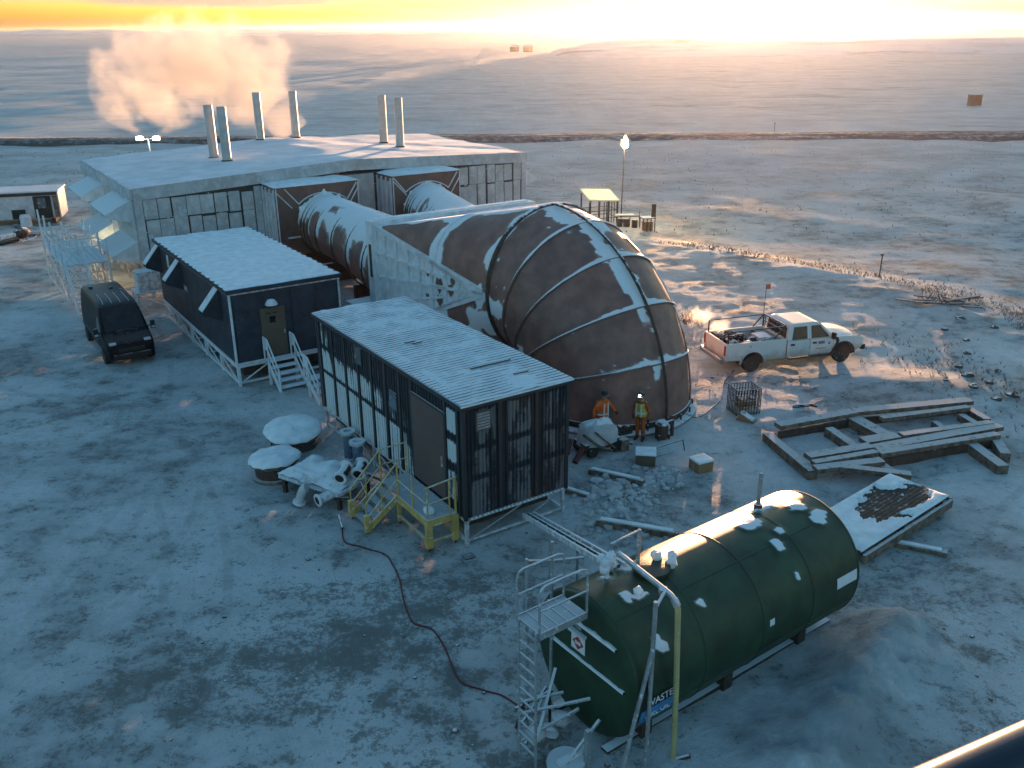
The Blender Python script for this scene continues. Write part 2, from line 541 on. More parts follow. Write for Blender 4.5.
def ground_material():
    t = NT('wind packed snow over gravel')
    tcn = t.new('ShaderNodeTexCoord')
    v = tcn.outputs['Object']
    a = t.new('ShaderNodeAttribute', attribute_name='snow').outputs['Fac']
    geo = t.new('ShaderNodeNewGeometry')
    sp = t.new('ShaderNodeSeparateXYZ'); t.l.new(geo.outputs['Position'], sp.inputs[0])
    far = t.ramp(sp.outputs['Y'], 55, 130)
    vw = t.mapping(v, (.85, 1.0, 1.))
    big = t.noise(vw, .22, 5, .6)
    mid = t.noise(vw, 1.1, 6, .62)
    fine = t.noise(v, 8., 5, .7)
    grit = t.noise(v, 24., 3, .7)
    streak = t.noise(t.mapping(v, (.03, .10, 1.)), 1., 6, .65)
    tuft = t.noise(t.mapping(v, (.10, .24, 1.)), 1., 9, .78)
    speck = t.noise(v, 3.2, 6, .75)
    near_d = t.math('ADD', t.math('MULTIPLY', big, .30), t.math('MULTIPLY', mid, .45))
    near_d = t.math('ADD', near_d, t.math('MULTIPLY', speck, .55))
    near_d = t.math('ADD', near_d, t.math('MULTIPLY', fine, .42))
    near_d = t.math('ADD', near_d, t.math('MULTIPLY', grit, .30))
    near_d = t.math('ADD', near_d, t.math('MULTIPLY', a, .24))      # mean about .83
    dn = t.ramp(near_d, 1.03, 1.17)
    far_d = t.math('ADD', t.math('MULTIPLY', streak, .55), t.math('MULTIPLY', tuft, .8))
    df = t.ramp(far_d, .64, .90, 0., .8)
    dirt = t.math('ADD', t.math('MULTIPLY', dn, t.math('SUBTRACT', 1., far)), t.math('MULTIPLY', df, far))
    gravel = t.mix(grit, (.07, .068, .062), (.19, .185, .17))
    snowc = t.mix(t.ramp(t.math('ADD', t.math('ADD', t.math('MULTIPLY', mid, .4), t.math('MULTIPLY', speck, .3)), t.math('ADD', t.math('MULTIPLY', fine, .2), t.math('MULTIPLY', grit, .1))), .34, .66), t.mix(far, (.38, .405, .415), (.40, .43, .44)), t.mix(far, (.69, .74, .755), (.64, .68, .68)))
    icy = t.mix(t.ramp(t.math('ADD', t.math('MULTIPLY', big, .6), t.math('MULTIPLY', mid, .4)), .42, .62), snowc, t.mix(far, (.25, .28, .29), (.40, .43, .44)))
    col = t.mix(t.math('MULTIPLY', dirt, .80), icy, gravel)
    ice = t.math('SUBTRACT', .82, t.math('MULTIPLY', t.ramp(big, .5, .7), .16))
    # tyre tracks: pairs of arcs through three points of each path
    trk = None
    def circ3(p, q, r):
        ax, ay, bx_, by, cx, cy = *p, *q, *r
        d = 2 * (ax * (by - cy) + bx_ * (cy - ay) + cx * (ay - by))
        ux = ((ax * ax + ay * ay) * (by - cy) + (bx_ * bx_ + by * by) * (cy - ay) + (cx * cx + cy * cy) * (ay - by)) / d
        uy = ((ax * ax + ay * ay) * (cx - bx_) + (bx_ * bx_ + by * by) * (ax - cx) + (cx * cx + cy * cy) * (bx_ - ax)) / d
        return ux, uy, math.hypot(ax - ux, ay - uy)
    for p, q, r in (((-19.5, 45.), (-14.6, 34.), (-13., 20.)), ((-16., 14.), (-10.5, 24.), (-17., 33.)), ((-7.5, 12.), (-8.2, 20.), (-12.5, 29.)), ((7., 36.2), (15., 37.6), (20., 41.5)), ((13., 14.), (13.2, 20.), (18., 26.))):
        ux, uy, rr = circ3(p, q, r)
        vd = t.new('ShaderNodeVectorMath', operation='DISTANCE')
        fl_ = t.new('ShaderNodeVectorMath', operation='MULTIPLY'); t.l.new(v, fl_.inputs[0]); fl_.inputs[1].default_value = (1, 1, 0)
        t.l.new(fl_.outputs[0], vd.inputs[0]); vd.inputs[1].default_value = (ux, uy, 0)
        e = t.math('ABSOLUTE', t.math('SUBTRACT', t.math('ADD', vd.outputs['Value'], t.math('MULTIPLY', mid, .15)), rr))
        e = t.math('ABSOLUTE', t.math('SUBTRACT', e, .82))
        one = t.ramp(e, .17, .09)
        trk = one if trk is None else t.math('MAXIMUM', trk, one)
    trk = t.math('MULTIPLY', trk, t.ramp(mid, .36, .56))
    col = t.mix(t.math('MULTIPLY', trk, .34), col, t.mix(fine, (.10, .11, .115), (.34, .37, .38)))
    h = t.math('ADD', t.math('MULTIPLY', mid, .9), t.math('MULTIPLY', speck, .6))
    h = t.math('ADD', h, t.math('MULTIPLY', fine, .4))
    pb = t.bsdf(col, ice, 0., h, .85, .10, .22)
    for q in t.n:
        if q.type == 'BUMP':
            t.l.new(t.math('SUBTRACT', .85, t.math('MULTIPLY', far, .6)), q.inputs['Strength'])
    return t.m
M['ground'] = ground_material()
ground = tag(gb.build('ground', 'ground', smooth=180), None, kind='structure')

# raised gravel road across the plain
def road_material():
    t = NT('gravel road shoulder')
    tcn = t.new('ShaderNodeTexCoord'); v = tcn.outputs['Object']
    geo = t.new('ShaderNodeNewGeometry')
    sp = t.new('ShaderNodeSeparateXYZ'); t.l.new(geo.outputs['Normal'], sp.inputs[0])
    n = t.noise(v, 1.2, 5, .7)
    n2 = t.noise(t.mapping(v, (.12, 1, 1)), 1., 4, .6)
    f = t.ramp(t.math('ADD', t.math('ADD', sp.outputs['Z'], t.math('MULTIPLY', n, .5)), t.math('MULTIPLY', n2, .5)), 1.42, 1.78)
    t.bsdf(t.mix(f, t.mix(n, (.05, .045, .042), (.13, .115, .105)), (.72, .74, .77)), .9, 0., n, .6, .1, .2)
    return t.m
M['road'] = road_material()
def road_y(x): return 130. - x * .018 + 1.2 * math.sin(x * .006)
rb = MB()
RX = [-1500 + 3000 * i / 300 for i in range(301)]
prof = ((-5.6, -1.4), (-4.2, -.72), (-2.8, -.02), (0, .06), (2.8, -.02), (4.2, -.7), (5.8, -1.4))
rb.grid(lambda i, j: ((RX[i], road_y(RX[i]) + prof[j][0], prof[j][1] - .25 + .16 * fbm(RX[i] * .3, j * 1.3, 2.)), 0.), 300, 6)
tag(rb.build('road', 'road', smooth=60), None, kind='structure')

# low rises near the horizon
def hill_material():
    t = NT('bare wind swept rise')
    tcn = t.new('ShaderNodeTexCoord'); v = tcn.outputs['Object']
    n = t.noise(t.mapping(v, (.012, .03, .05)), 1., 7, .7)
    t.bsdf(t.mix(t.ramp(n, .48, .72), (.60, .63, .66), (.26, .24, .23)), .9, 0., None, spec=.1)
    return t.m
M['hill'] = hill_material()
def hill(x0, x1, yc, dy, hh, seed, jag=.5):
    b = MB()
    n, m = 160, 10
    def fn(i, j):
        s = i / n
        x = x0 + (x1 - x0) * s
        env = math.sin(math.pi * s) ** .35
        top = hh * env * (1 + jag * fbm(x * .9 / hh ** .5 * .02, seed, 0., 5))
        k = math.sin(math.pi * j / m)
        return ((x, yc + dy * (j / m - .5) * 2 + 12 * fbm(x * .004, seed + 4, 1), -2.2 + (top + 2.2) * k), 0.)
    b.grid(fn, n, m)
    tag(b.build('hills', 'hill', smooth=180), None, kind='structure')
hill(25, 700, 560, 70, 6.4, 1.3, .2)
hill(45, 150, 640, 30, 6.2, 8.3, .3)
hill(-900, 2400, 2400, 200, 7, 5.7, .7)
hill(-4200, 300, 4300, 300, 15, 2.9, .5)
hill(-300, 5200, 5200, 300, 11, 11.2, .5)

# air with fine ice crystals in it
hb = MB().box(-7200, 7200, -1700, 9200, -40, 34)
haze = hb.build('haze', 'snow')
ht = NT('hazy air')
pv = ht.new('ShaderNodeVolumePrincipled')
pv.inputs['Color'].default_value = (.93, .95, 1., 1)
pv.inputs['Density'].default_value = HAZE
pv.inputs['Anisotropy'].default_value = .78
ht.l.new(pv.outputs[0], ht.out.inputs['Volume'])
haze.data.materials.clear()
haze.data.materials.append(ht.m)
ht.m.cycles.homogeneous_volume = True if hasattr(ht.m.cycles, 'homogeneous_volume') else True
tag(haze, None, kind='stuff')
haze['label'] = 'thin icy haze over the whole plain'

# ------------------------------------------------------------------ heater building at the back
M['lamp_wall'] = emit('wall lamp', (1., .82, .45), 5.)
def heater_building():
    a0, a1, b0, b1, ar = -1.4, 23.5, 31.4, 45.6, 11.1
    ze, zr, zp = 6.05, 6.58, 3.15
    t = site('heater_building', 'long rimed grey heater building with low snowy gable roof behind the ducts', 'building', 0, 0)
    MB().box(a0 + .05, a1 - .05, b0 + .05, b1 - .05, 2.2, ze - .25).build('wall_core', 'panel_gap', t)
    # skirt below the panels, on legs
    MB().box(a0 + .25, a1 - .25, b0 + .3, b1 - .3, 1.55, 2.2).build('floor_frame', 'frost_grey', t)
    for i in range(9):
        for bb in (b0 + .4, b1 - .6):
            MB().box(a0 + .3 + i * 3., a0 + .5 + i * 3., bb, bb + .2, -.3, 1.55).build('leg', 'frost_grey', t)
    for i in range(6):
        MB().box(a0 + .26, a0 + .44, b0 + 1.5 + i * 2.2, b0 + 1.68 + i * 2.2, -.3, 1.55).build('leg', 'frost_grey', t)
    # roof slab: two slopes, thick snow
    n, m = 60, 36
    def rf(i, j):
        a = a0 - .12 + (a1 - a0 + .24) * i / n
        b = b0 - .12 + (b1 - b0 + .24) * j / m
        s = (a - a0) / (ar - a0) if a < ar else (a1 - a) / (a1 - ar)
        z = ze + (zr - ze) * max(-.02, s) + .05 * fbm(a * .35, b * .35, 3) + .02 * fbm(a * 1.5, b * 1.5, 1)
        return ((a, b, z + .02), 0.)
    MB().grid(rf, n, m).build('roof', 'roof_snow', t, 50)
    fb = MB()
    for x0, x1, z0, z1 in ((a0, ar, ze, zr), (ar, a1, zr, ze)):
        for bb in (b0 - .08, b1 - .02):
            fb.add([(x0, bb, z0 - .62), (x1, bb, z1 - .62), (x1, bb, z1 + .03), (x0, bb, z0 + .03),
                    (x0, bb + .10, z0 - .62), (x1, bb + .10, z1 - .62), (x1, bb + .10, z1 + .03), (x0, bb + .10, z0 + .03)],
                   [(0, 1, 2, 3), (7, 6, 5, 4), (0, 4, 5, 1), (3, 2, 6, 7), (0, 3, 7, 4), (1, 5, 6, 2)])
    fb.build('fascia', 'panel', t)
    MB().box(a0 - .10, a0 - .01, b0 - .02, b1, ze - .55, ze + .02).build('eave_trim', 'panel', t)
    MB().box(a1 + .01, a1 + .10, b0 - .02, b1, ze - .55, ze + .02).build('eave_trim', 'panel', t)
    # wall panels, one by one
    def panels(x0, x1, n, rows):
        w = (x1 - x0) / n
        for k in range(n):
            for z0, z1 in rows:
                g0, g1 = R.choice((.012, .02, .05, .09)), R.choice((.012, .02, .04, .08))
                MB().box(x0 + k * w + g0, x0 + (k + 1) * w - g1, b0 - R.uniform(.0, .03), b0 + .045, z0 + R.choice((.0, .02, .05)), z1 - R.choice((.01, .03, .10))).build('panel', 'panel', t)
    zt = 5.5
    panels(a0 + .45, 5.0, 8, ((zp - .8, 4.35), (4.35, zt - .05)))
    panels(17.7, a1 - .35, 8, ((zp - .8, 4.35), (4.35, zt)))
    MB().box(a0, a0 + .42, b0 - .05, b0 + .045, zp - .9, zt).build('corner_panel', 'panel', t)
    MB().box(a1 - .32, a1, b0 - .05, b0 + .045, zp - .9, zt).build('corner_panel', 'panel', t)
    MB().box(5.05, 5.42, b0 - .09, b0 + .045, zp - .9, zt + .1).build('corner_panel', 'panel', t)
    MB().box(10.62, 12.42, b0 - .04, b0 + .045, zp - .9, zt + .2).build('plain_panel', 'panel', t)
    MB().box(a0 - .02, a1, b0 - .07, b0 + .04, 2.15, 2.4).build('base_trim', 'frost_grey', t)
    # side wall panels (left gable side)
    w = (b1 - b0 - .6) / 12
    for k in range(12):
        for z0, z1 in ((2.3, 3.9), (3.9, 5.45)):
            MB().box(a0 - R.uniform(.0, .03), a0 + .045, b0 + .3 + k * w + .03, b0 + .3 + (k + 1) * w - .03, z0, z1 - .04).build('panel', 'panel', t)
    for k in range(12):
        for z0, z1 in ((2.3, 3.9), (3.9, 5.45)):
            MB().box(a1 - .045, a1 + R.uniform(0, .03), b0 + .3 + k * w + .03, b0 + .3 + (k + 1) * w - .03, z0, z1 - .04).build('panel', 'panel', t)
    # icicle fringe of rime along the left eave
    ic = MB()
    for k in range(90):
        b = b0 + R.uniform(0, b1 - b0)
        h = R.uniform(.08, .42)
        ic.tube((a0 - .13, b, ze - .1), (a0 - .13, b, ze - .45 - h), .035, 5, .004)
    tag(ic.build('icicles', 'frost_white', t), None, kind='stuff')
    # weather hoods on the left side, two rows
    def hood(parent, name, a, bb0, bb1, ztop, out, drop, m='frost_white', thick=.06, lamp=False, cheek=None):
        h = MB()
        h.add([(a, bb0, ztop), (a, bb1, ztop), (a - out, bb1, ztop - drop), (a - out, bb0, ztop - drop),
               (a, bb0, ztop - thick), (a, bb1, ztop - thick), (a - out, bb1, ztop - drop - thick), (a - out, bb0, ztop - drop - thick)],
              [(0, 1, 2, 3), (7, 6, 5, 4), (0, 4, 5, 1), (1, 5, 6, 2), (2, 6, 7, 3), (3, 7, 4, 0)])
        o = h.build(name, m, parent)
        for bb in (bb0 + .015, bb1 - .045):
            c = MB()
            lo = ztop - drop - .55
            c.prism([(a - .01, ztop - thick - .004), (a - out + .01, ztop - drop - thick - .004), (a - out + .01, lo + .35), (a - .01, lo)],
                    lambda x, z, bb=bb: (x, bb, z), lambda x, z, bb=bb: (x, bb + .03, z))
            c.build('cheek', cheek or m, o)
        MB().box(a - .03, a - .012, bb0 + .1, bb1 - .1, ztop - drop - .5, ztop - .2).build('louvre', 'rust', o)
        if lamp:
            MB().box(a - .30, a - .12, bb0 + .5, bb0 + .9, ztop - drop - .28, ztop - drop - .1).build('lamp', 'lamp_hood', o)
        return o
    hood(t, 'hood', a0, 32.2, 36.4, 5.35, 1.35, .62)
    hood(t, 'hood', a0, 39.2, 43.4, 5.35, 1.35, .62)
    hood(t, 'hood', a0, 32.0, 36.2, 3.15, 1.35, .62)
    hood(t, 'hood', a0, 38.2, 42.4, 3.15, 1.35, .62, lamp=True)
    wl_ = MB().box(a0 - .35, a0 - .02, 36.9, 37.3, 2.55, 2.62).build('wall_lamp', 'rust', t)
    MB().box(a0 - .33, a0 - .12, 36.8, 37.4, 2.36, 2.545).build('lens', 'lamp_wall', wl_)
    # far right hood
    h = MB().prism([(a1, 5.1), (a1 + 1.4, 4.2), (a1 + 1.35, 4.1), (a1, 3.6)], lambda x, z: (x, b0 + .6, z), lambda x, z: (x, b0 + 3.4, z))
    h.build('hood', 'frost_white', t)
    return hood
hood_fn = heater_building()

stack_labels = ['leftmost pale exhaust stack on the snowy building roof', 'pale exhaust stack just right of the leftmost one on the roof',
                'pale exhaust stack at the back of the roof, left of its rear pair', 'pale exhaust stack at the back of the roof, right of its rear pair',
                'left stack of the right-hand pair on the far roof', 'rightmost exhaust stack on the far roof']
for (a, b, z), lab in zip(((5.22, 39., 6.2), (5.45, 37.1, 6.2), (10.3, 45.0, 6.42), (12.9, 45.0, 6.4), (17.29, 39.8, 6.2), (17.13, 37.0, 6.2)), stack_labels):
    s = site('exhaust_stack', lab, 'stack', a, b, z - .12, 'exhaust stacks on the roof')
    MB().lathe([(.27, .1), (.27, 1.2), (.285, 1.2), (.285, 1.26), (.27, 1.26), (.27, 3.42), (.235, 3.42), (.235, 3.0)], n=18).build('pipe', 'stack', s, 40)
    MB().lathe([(.40, 0), (.40, .22), (.30, .34)], n=18).build('base_collar', 'rust', s, 40)

M['ring_dark'] = mat('dark seam ring', (.05, .04, .036), .7, .0, var=.3, frost=.2, fscale=6)
# ------------------------------------------------------------------ duct boxes and ducts
def duct_box(a0, a1, label, lines):
    t = site('duct_box', label, 'duct box', a0, 29.25, 0, 'duct boxes on the building front')
    w = a1 - a0
    MB().box(0, w, 0, 2.06, 1.9, 5.72).build('casing', 'brown_plain', t, bevel=.03)
    def rf(i, j):
        x, y = -.06 + (w + .12) * i / 16, -.06 + 2.1 * j / 8
        e = min(i, 16 - i, j) / 2
        return ((x, y, 5.73 + .09 * min(1, e) + .03 * fbm(x, y, a0)), 0.)
    MB().grid(rf, 16, 8).build('roof_snow', 'snow', t, 60)
    for k in range(4):
        y = .1 + k * .6
        MB().box(-.07, -.004, y, y + .12, 1.95, 5.6).build('side_rib', 'frost_white', t)
    for k in range(3):
        y = .25 + k * .6
        MB().box(-.03, -.004, y, y + .42, 2.1, 5.4).build('side_panel', 'panel', t)
    # rimed weld ridges on the front: an arch and spokes to the corners
    def ridge(pts):
        MB().path(pts, .035, 6).build('weld_ridge', 'frost_white', t)
    cx, cz = 2.75 if lines == 1 else 2.3, 3.5
    arc = [(cx + 2.05 * math.cos(x), -.02, cz + 1.75 * math.sin(x)) for x in [math.radians(45 + 90 * k / 14) for k in range(15)]]
    ridge(arc)
    l, r = arc[-1], arc[0]
    ridge([l, (l[0] - .75, -.02, 5.62)]); ridge([r, (r[0] + .62, -.02, 5.62)])
    ridge([(.06, -.02, 5.45), (.9, -.02, 4.55)]); ridge([(w - .06, -.02, 5.3), (w - .75, -.02, 4.3)])
    ridge([(.05, -.02, 5.65), (.05, -.02, 2.0)]); ridge([(w - .05, -.02, 5.65), (w - .05, -.02, 3.0)])
    MB().box(.5, w - .4, -.16, -.01, 2.9, 2.97).build('ledge', 'frost_white', t)
    MB().box(.2, w - .2, .2, 1.9, -.2, 1.9).build('support', 'rust', t)
    return t
duct_box(5.5, 10.45, 'brown duct box behind the left round duct, snow on its top', 1)
duct_box(12.6, 17.2, 'brown duct box behind the right round duct, beside the far wall panels', 2)

def round_duct(ac0, ac1, label, seed):
    """from the box (b = 29.25) to the plenum (b = 17.6)"""
    t = site('round_duct', label, 'duct', 0, 0, 0, 'round ducts between boxes and plenum')
    st = [(29.25, 1.62), (28.75, 1.62), (28.3, 1.62), (27.75, 1.62), (26.6, 1.62), (24.3, 1.68), (22.1, 1.82), (19.8, 2.0), (17.55, 2.15)]
    def ctr(b):
        s = (29.25 - b) / 11.7
        return ac0 + (ac1 - ac0) * s
    def sec(b, rr, k, n):
        f = 2 * math.pi * k / n
        zc = 5.1 - rr - .0
        d = Vector((math.cos(f), 0, math.sin(f)))
        return Vector((ctr(b), b, zc)) + d * rr, d
    n = 40
    for (b0, r0), (b1, r1) in zip(st, st[1:]):
        g = MB()
        m = max(2, int((b0 - b1) / .25))
        def fn(i, j):
            s = j / m
            p, d = sec(b0 + (b1 - b0) * s, r0 + (r1 - r0) * s, i, n)
            nz = fbm(p.x * .9 + seed, p.y * .5, p.z * .9)
            sn = max(0., min(1., d.z * 1.15 - .12 + nz * 1.0))
            # snow also clings in tongues next to the seams
            e = min(s, 1 - s)
            sn = max(sn, (.9 if e < .12 else 0) * sstep(-.25, .1, d.z + nz * .5))
            return (p + d * .05 * sstep(.45, .7, sn), sn)
        g.grid(fn, n, m, True).build('duct_section', 'brown', t, 50)
    for b, rr in st[1:-1]:
        g = MB()
        g.path([sec(b, rr + .085, k, 32)[0] for k in range(32)], .04, 6, closed=True)
        g.build('seam_ring', 'ring_dark', t, 60)
    # saddle supports
    for b in (27.2, 22.2, 19.):
        c = ctr(b)
        MB().box(c - 1.5, c + 1.5, b - .12, b + .12, 1.0, 1.7).box(c - 1.4, c - 1.2, b - .1, b + .1, -.2, 1.0).box(c + 1.2, c + 1.4, b - .1, b + .1, -.2, 1.0).build('saddle', 'rust', t)
    # flaky snow collar where the duct meets the box
    def cf(i, j):
        f = math.radians(18 + 144 * i / 24)
        rr = 1.60 + (j / 4) * (.06 + .55 * abs(fbm(f * 4.1, seed, 2)) + (.12 if i in (11, 12) else 0))
        return ((ctr(29.2) + rr * math.cos(f), 29.2 - .34 * (1 - j / 4) - .03, 3.48 + rr * math.sin(f)), 0.)
    MB().grid(cf, 24, 4).build('snow_collar', 'snow', t, 60)
    return t
round_duct(8.3, 8.15, 'left brown round duct with seam rings and snow on top', 2.)
round_duct(14.9, 11.9, 'right brown round duct curving in behind the plenum', 9.)
sb = site('damper_box', 'small snow covered box low on the left duct beside the plenum', 'box', 5.35, 18.2)
MB().box(-.5, .55, -.4, .5, .9, 1.9).build('body', 'brown_plain', sb)
MB().box(-.6, .65, -.5, .6, 1.9, 2.02).build('lid', 'frost_white', sb)
MB().box(-.35, .4, -.25, .35, -.2, .9).build('stand', 'rust', sb)

# ------------------------------------------------------------------ plenum: square to round
EC, EBb, EZ, ER, EBR = 10.0, 9.75, 4.08, 3.12, 3.72      # elbow axis a, inlet b, height, radius, bend radius
def plenum():
    t = site('plenum_transition', 'brown square-to-round plenum with rimed white side between ducts and elbow', 'plenum', 0, 0)
    x0, x1, y0, z0, z1 = 5.8, 14.2, 17.3, .9, 5.6
    # cardinal points of the round end
    def circ(deg, rr=ER):
        f = math.radians(deg)
        return Vector((EC + rr * math.cos(f), EBb, EZ + rr * math.sin(f)))
    cor = {45: Vector((x1, y0, z1)), 135: Vector((x0, y0, z1)), 225: Vector((x0, y0, z0)), 315: Vector((x1, y0, z0))}
    for c, v in cor.items():                     # conical corners
        g = MB()
        n, m = 24, 40
        def fn(i, j):
            p0 = circ(c - 45 + 90 * i / n)
            s = j / m
            p = p0.lerp(v, s * .999)
            nz = fbm(p.x * .8, p.y * .8, p.z * .8)
            sn = 0.
            if c in (45, 135):
                up = i / n if c == 45 else 1 - i / n           # 1 at the crown
                sn = sstep(.76, .88, up + .22 * nz + (.06 if s > .4 else .0))
                sn = max(sn, .9 * sstep(.075, .03, abs(s - .42) + .05 * nz) )
                sn = max(sn, sstep(.045, .0, s + .05 * nz) * .8)
                sn = max(sn, sstep(.16, .04, (1 - up) + .1 * nz))
                sn = max(sn, sstep(.90, .97, s))
                sn = max(sn, sstep(.30, .42, nz - .2) * .9)
            else:
                sn = sstep(.1, .5, nz + .18)
            d = (p - Vector((EC, p.y, EZ))).normalized()
            return (p + d * .05 * sn, sn)
        g.grid(fn, n, m).build('corner_cone', 'brown', t, 60)
    # flat triangles: top, right, bottom
    for a, b, deg, up in ((135, 45, 90, 1), (45, 315, 0, 0), (225, 315, 270, 0)):
        g = MB()
        m = 24
        def fn(i, j):
            p = cor[a].lerp(cor[b], i / m).lerp(circ(deg), (j / m) * .999)
            nz = fbm(p.x, p.y, 3)
            return (p + Vector((0, 0, .03 * up)), (.85 + .4 * nz) if up else 0.)
        g.grid(fn, m, m).build('top_sheet' if up else 'flat_sheet', 'brown', t, 60)
    # rimed left side with its stiffener grid
    A, B, T = cor[225], cor[135], circ(180)
    nrm = (B - A).cross(T - A).normalized()
    if nrm.x > 0: nrm = -nrm
    def onside(s, h):                             # s: 0 back, 1 tip; h: 0..1 up the remaining height
        return A.lerp(T, s).lerp(B.lerp(T, s), h)
    g = MB()
    g.grid(lambda i, j: (onside(i / 30 * .999, j / 16) + nrm * .0, .0), 30, 16)
    g.build('side_sheet', 'frost_white', t, 60)
    L = (T - (A + B) / 2).length
    def bar(p, q, w=.12, m='frost_white', name='stiffener'):
        MB().beam(p + nrm * .05, q + nrm * .05, w, .10, nrm).build(name, m, t)
    for s in (.0, .10, .21, .32, .43, .54, .66, .78):
        bar(onside(s, .0), onside(s, 1.), .11 if s else .3)
    for h in (.0, .27, .52, .76, 1.):
        bar(onside(.0, h), onside(.66 if 0 < h < 1 else .97, h), .10 if 0 < h < 1 else .22)
    bar(onside(.54, .0), onside(.93, .6), .12); bar(onside(.54, 1.), onside(.93, .4), .12); bar(onside(.54, .5), onside(.97, .5), .12)
    for s, h, r_ in ((.60, .55, .30), (.60, .2, .24), (.49, .3, .15), (.31, .83, .1), (.50, .72, .12), (.70, .45, .24), (.72, .75, .18)):
        c = onside(s, h) + nrm * .02
        e1 = (B - A).normalized(); e2 = nrm.cross(e1)
        vs = [c + e1 * r_ * math.cos(k * math.pi / 5) * (1 + .3 * math.sin(3 * k + s * 9)) + e2 * r_ * .8 * math.sin(k * math.pi / 5) for k in range(10)]
        hb_ = MB(); hb_.add(vs + [v + nrm * .012 for v in vs], [tuple(range(10)), tuple(range(10, 20))] + [(k, (k + 1) % 10, 10 + (k + 1) % 10, 10 + k) for k in range(10)])
        hb_.build('bare_patch', 'brown_plain', t)
    # back wall and its heavy flange frame
    MB().box(x0 + .02, x1 - .02, y0 + .004, y0 + .3, z0 + .02, z1 - .02).build('back_wall', 'brown_plain', t)
    fr = MB()
    for xa, xb, za, zb in ((x0 - .22, x0 + .0, z0 - .2, z1 + .22), (x1 + .0, x1 + .22, z0 - .2, z1 + .22)):
        fr.box(xa, xb, y0 - .06, y0 + .56, za, zb)
    fr.box(x0, x1, y0 - .06, y0 + .56, z1, z1 + .22).box(x0, x1, y0 - .06, y0 + .56, z0 - .2, z0)
    fr.build('flange_frame', 'frost_white', t)
    MB().box(x0 - .25, x0 - .222, y0 + .10, y0 + .30, 3.3, 4.8).build('frame_slot', 'rust', t)
    MB().box(x0 + .1, x1 - .1, y0 + .1, y0 + .4, z1 + .224, z1 + .30).build('snow_cap', 'snow', t)
    # stiffener hoop partway along
    hp = []
    for k in range(25):
        c = 135 if k < 13 else 45
        deg = 180 - 180 * k / 24
        p0 = circ(deg)
        s = .42
        if k in (12,):
            hp.append(p0.lerp((cor[135] + cor[45]) / 2, s) + Vector((0, 0, .04)))
        else:
            hp.append(p0.lerp(cor[c], s) + (p0 - Vector((EC, EBb, EZ))).normalized() * .05)
    MB().path(hp, .05, 6).build('stiffener_hoop', 'frost_white', t, 60)
    for a in (7., 10., 13.):
        MB().box(a - .15, a + .15, 15.8, 16.1, -.2, 1.2).build('leg', 'rust', t)
        MB().box(a - .15, a + .15, 11.6, 11.9, -.2, 1.2).build('leg', 'rust', t)
plenum()

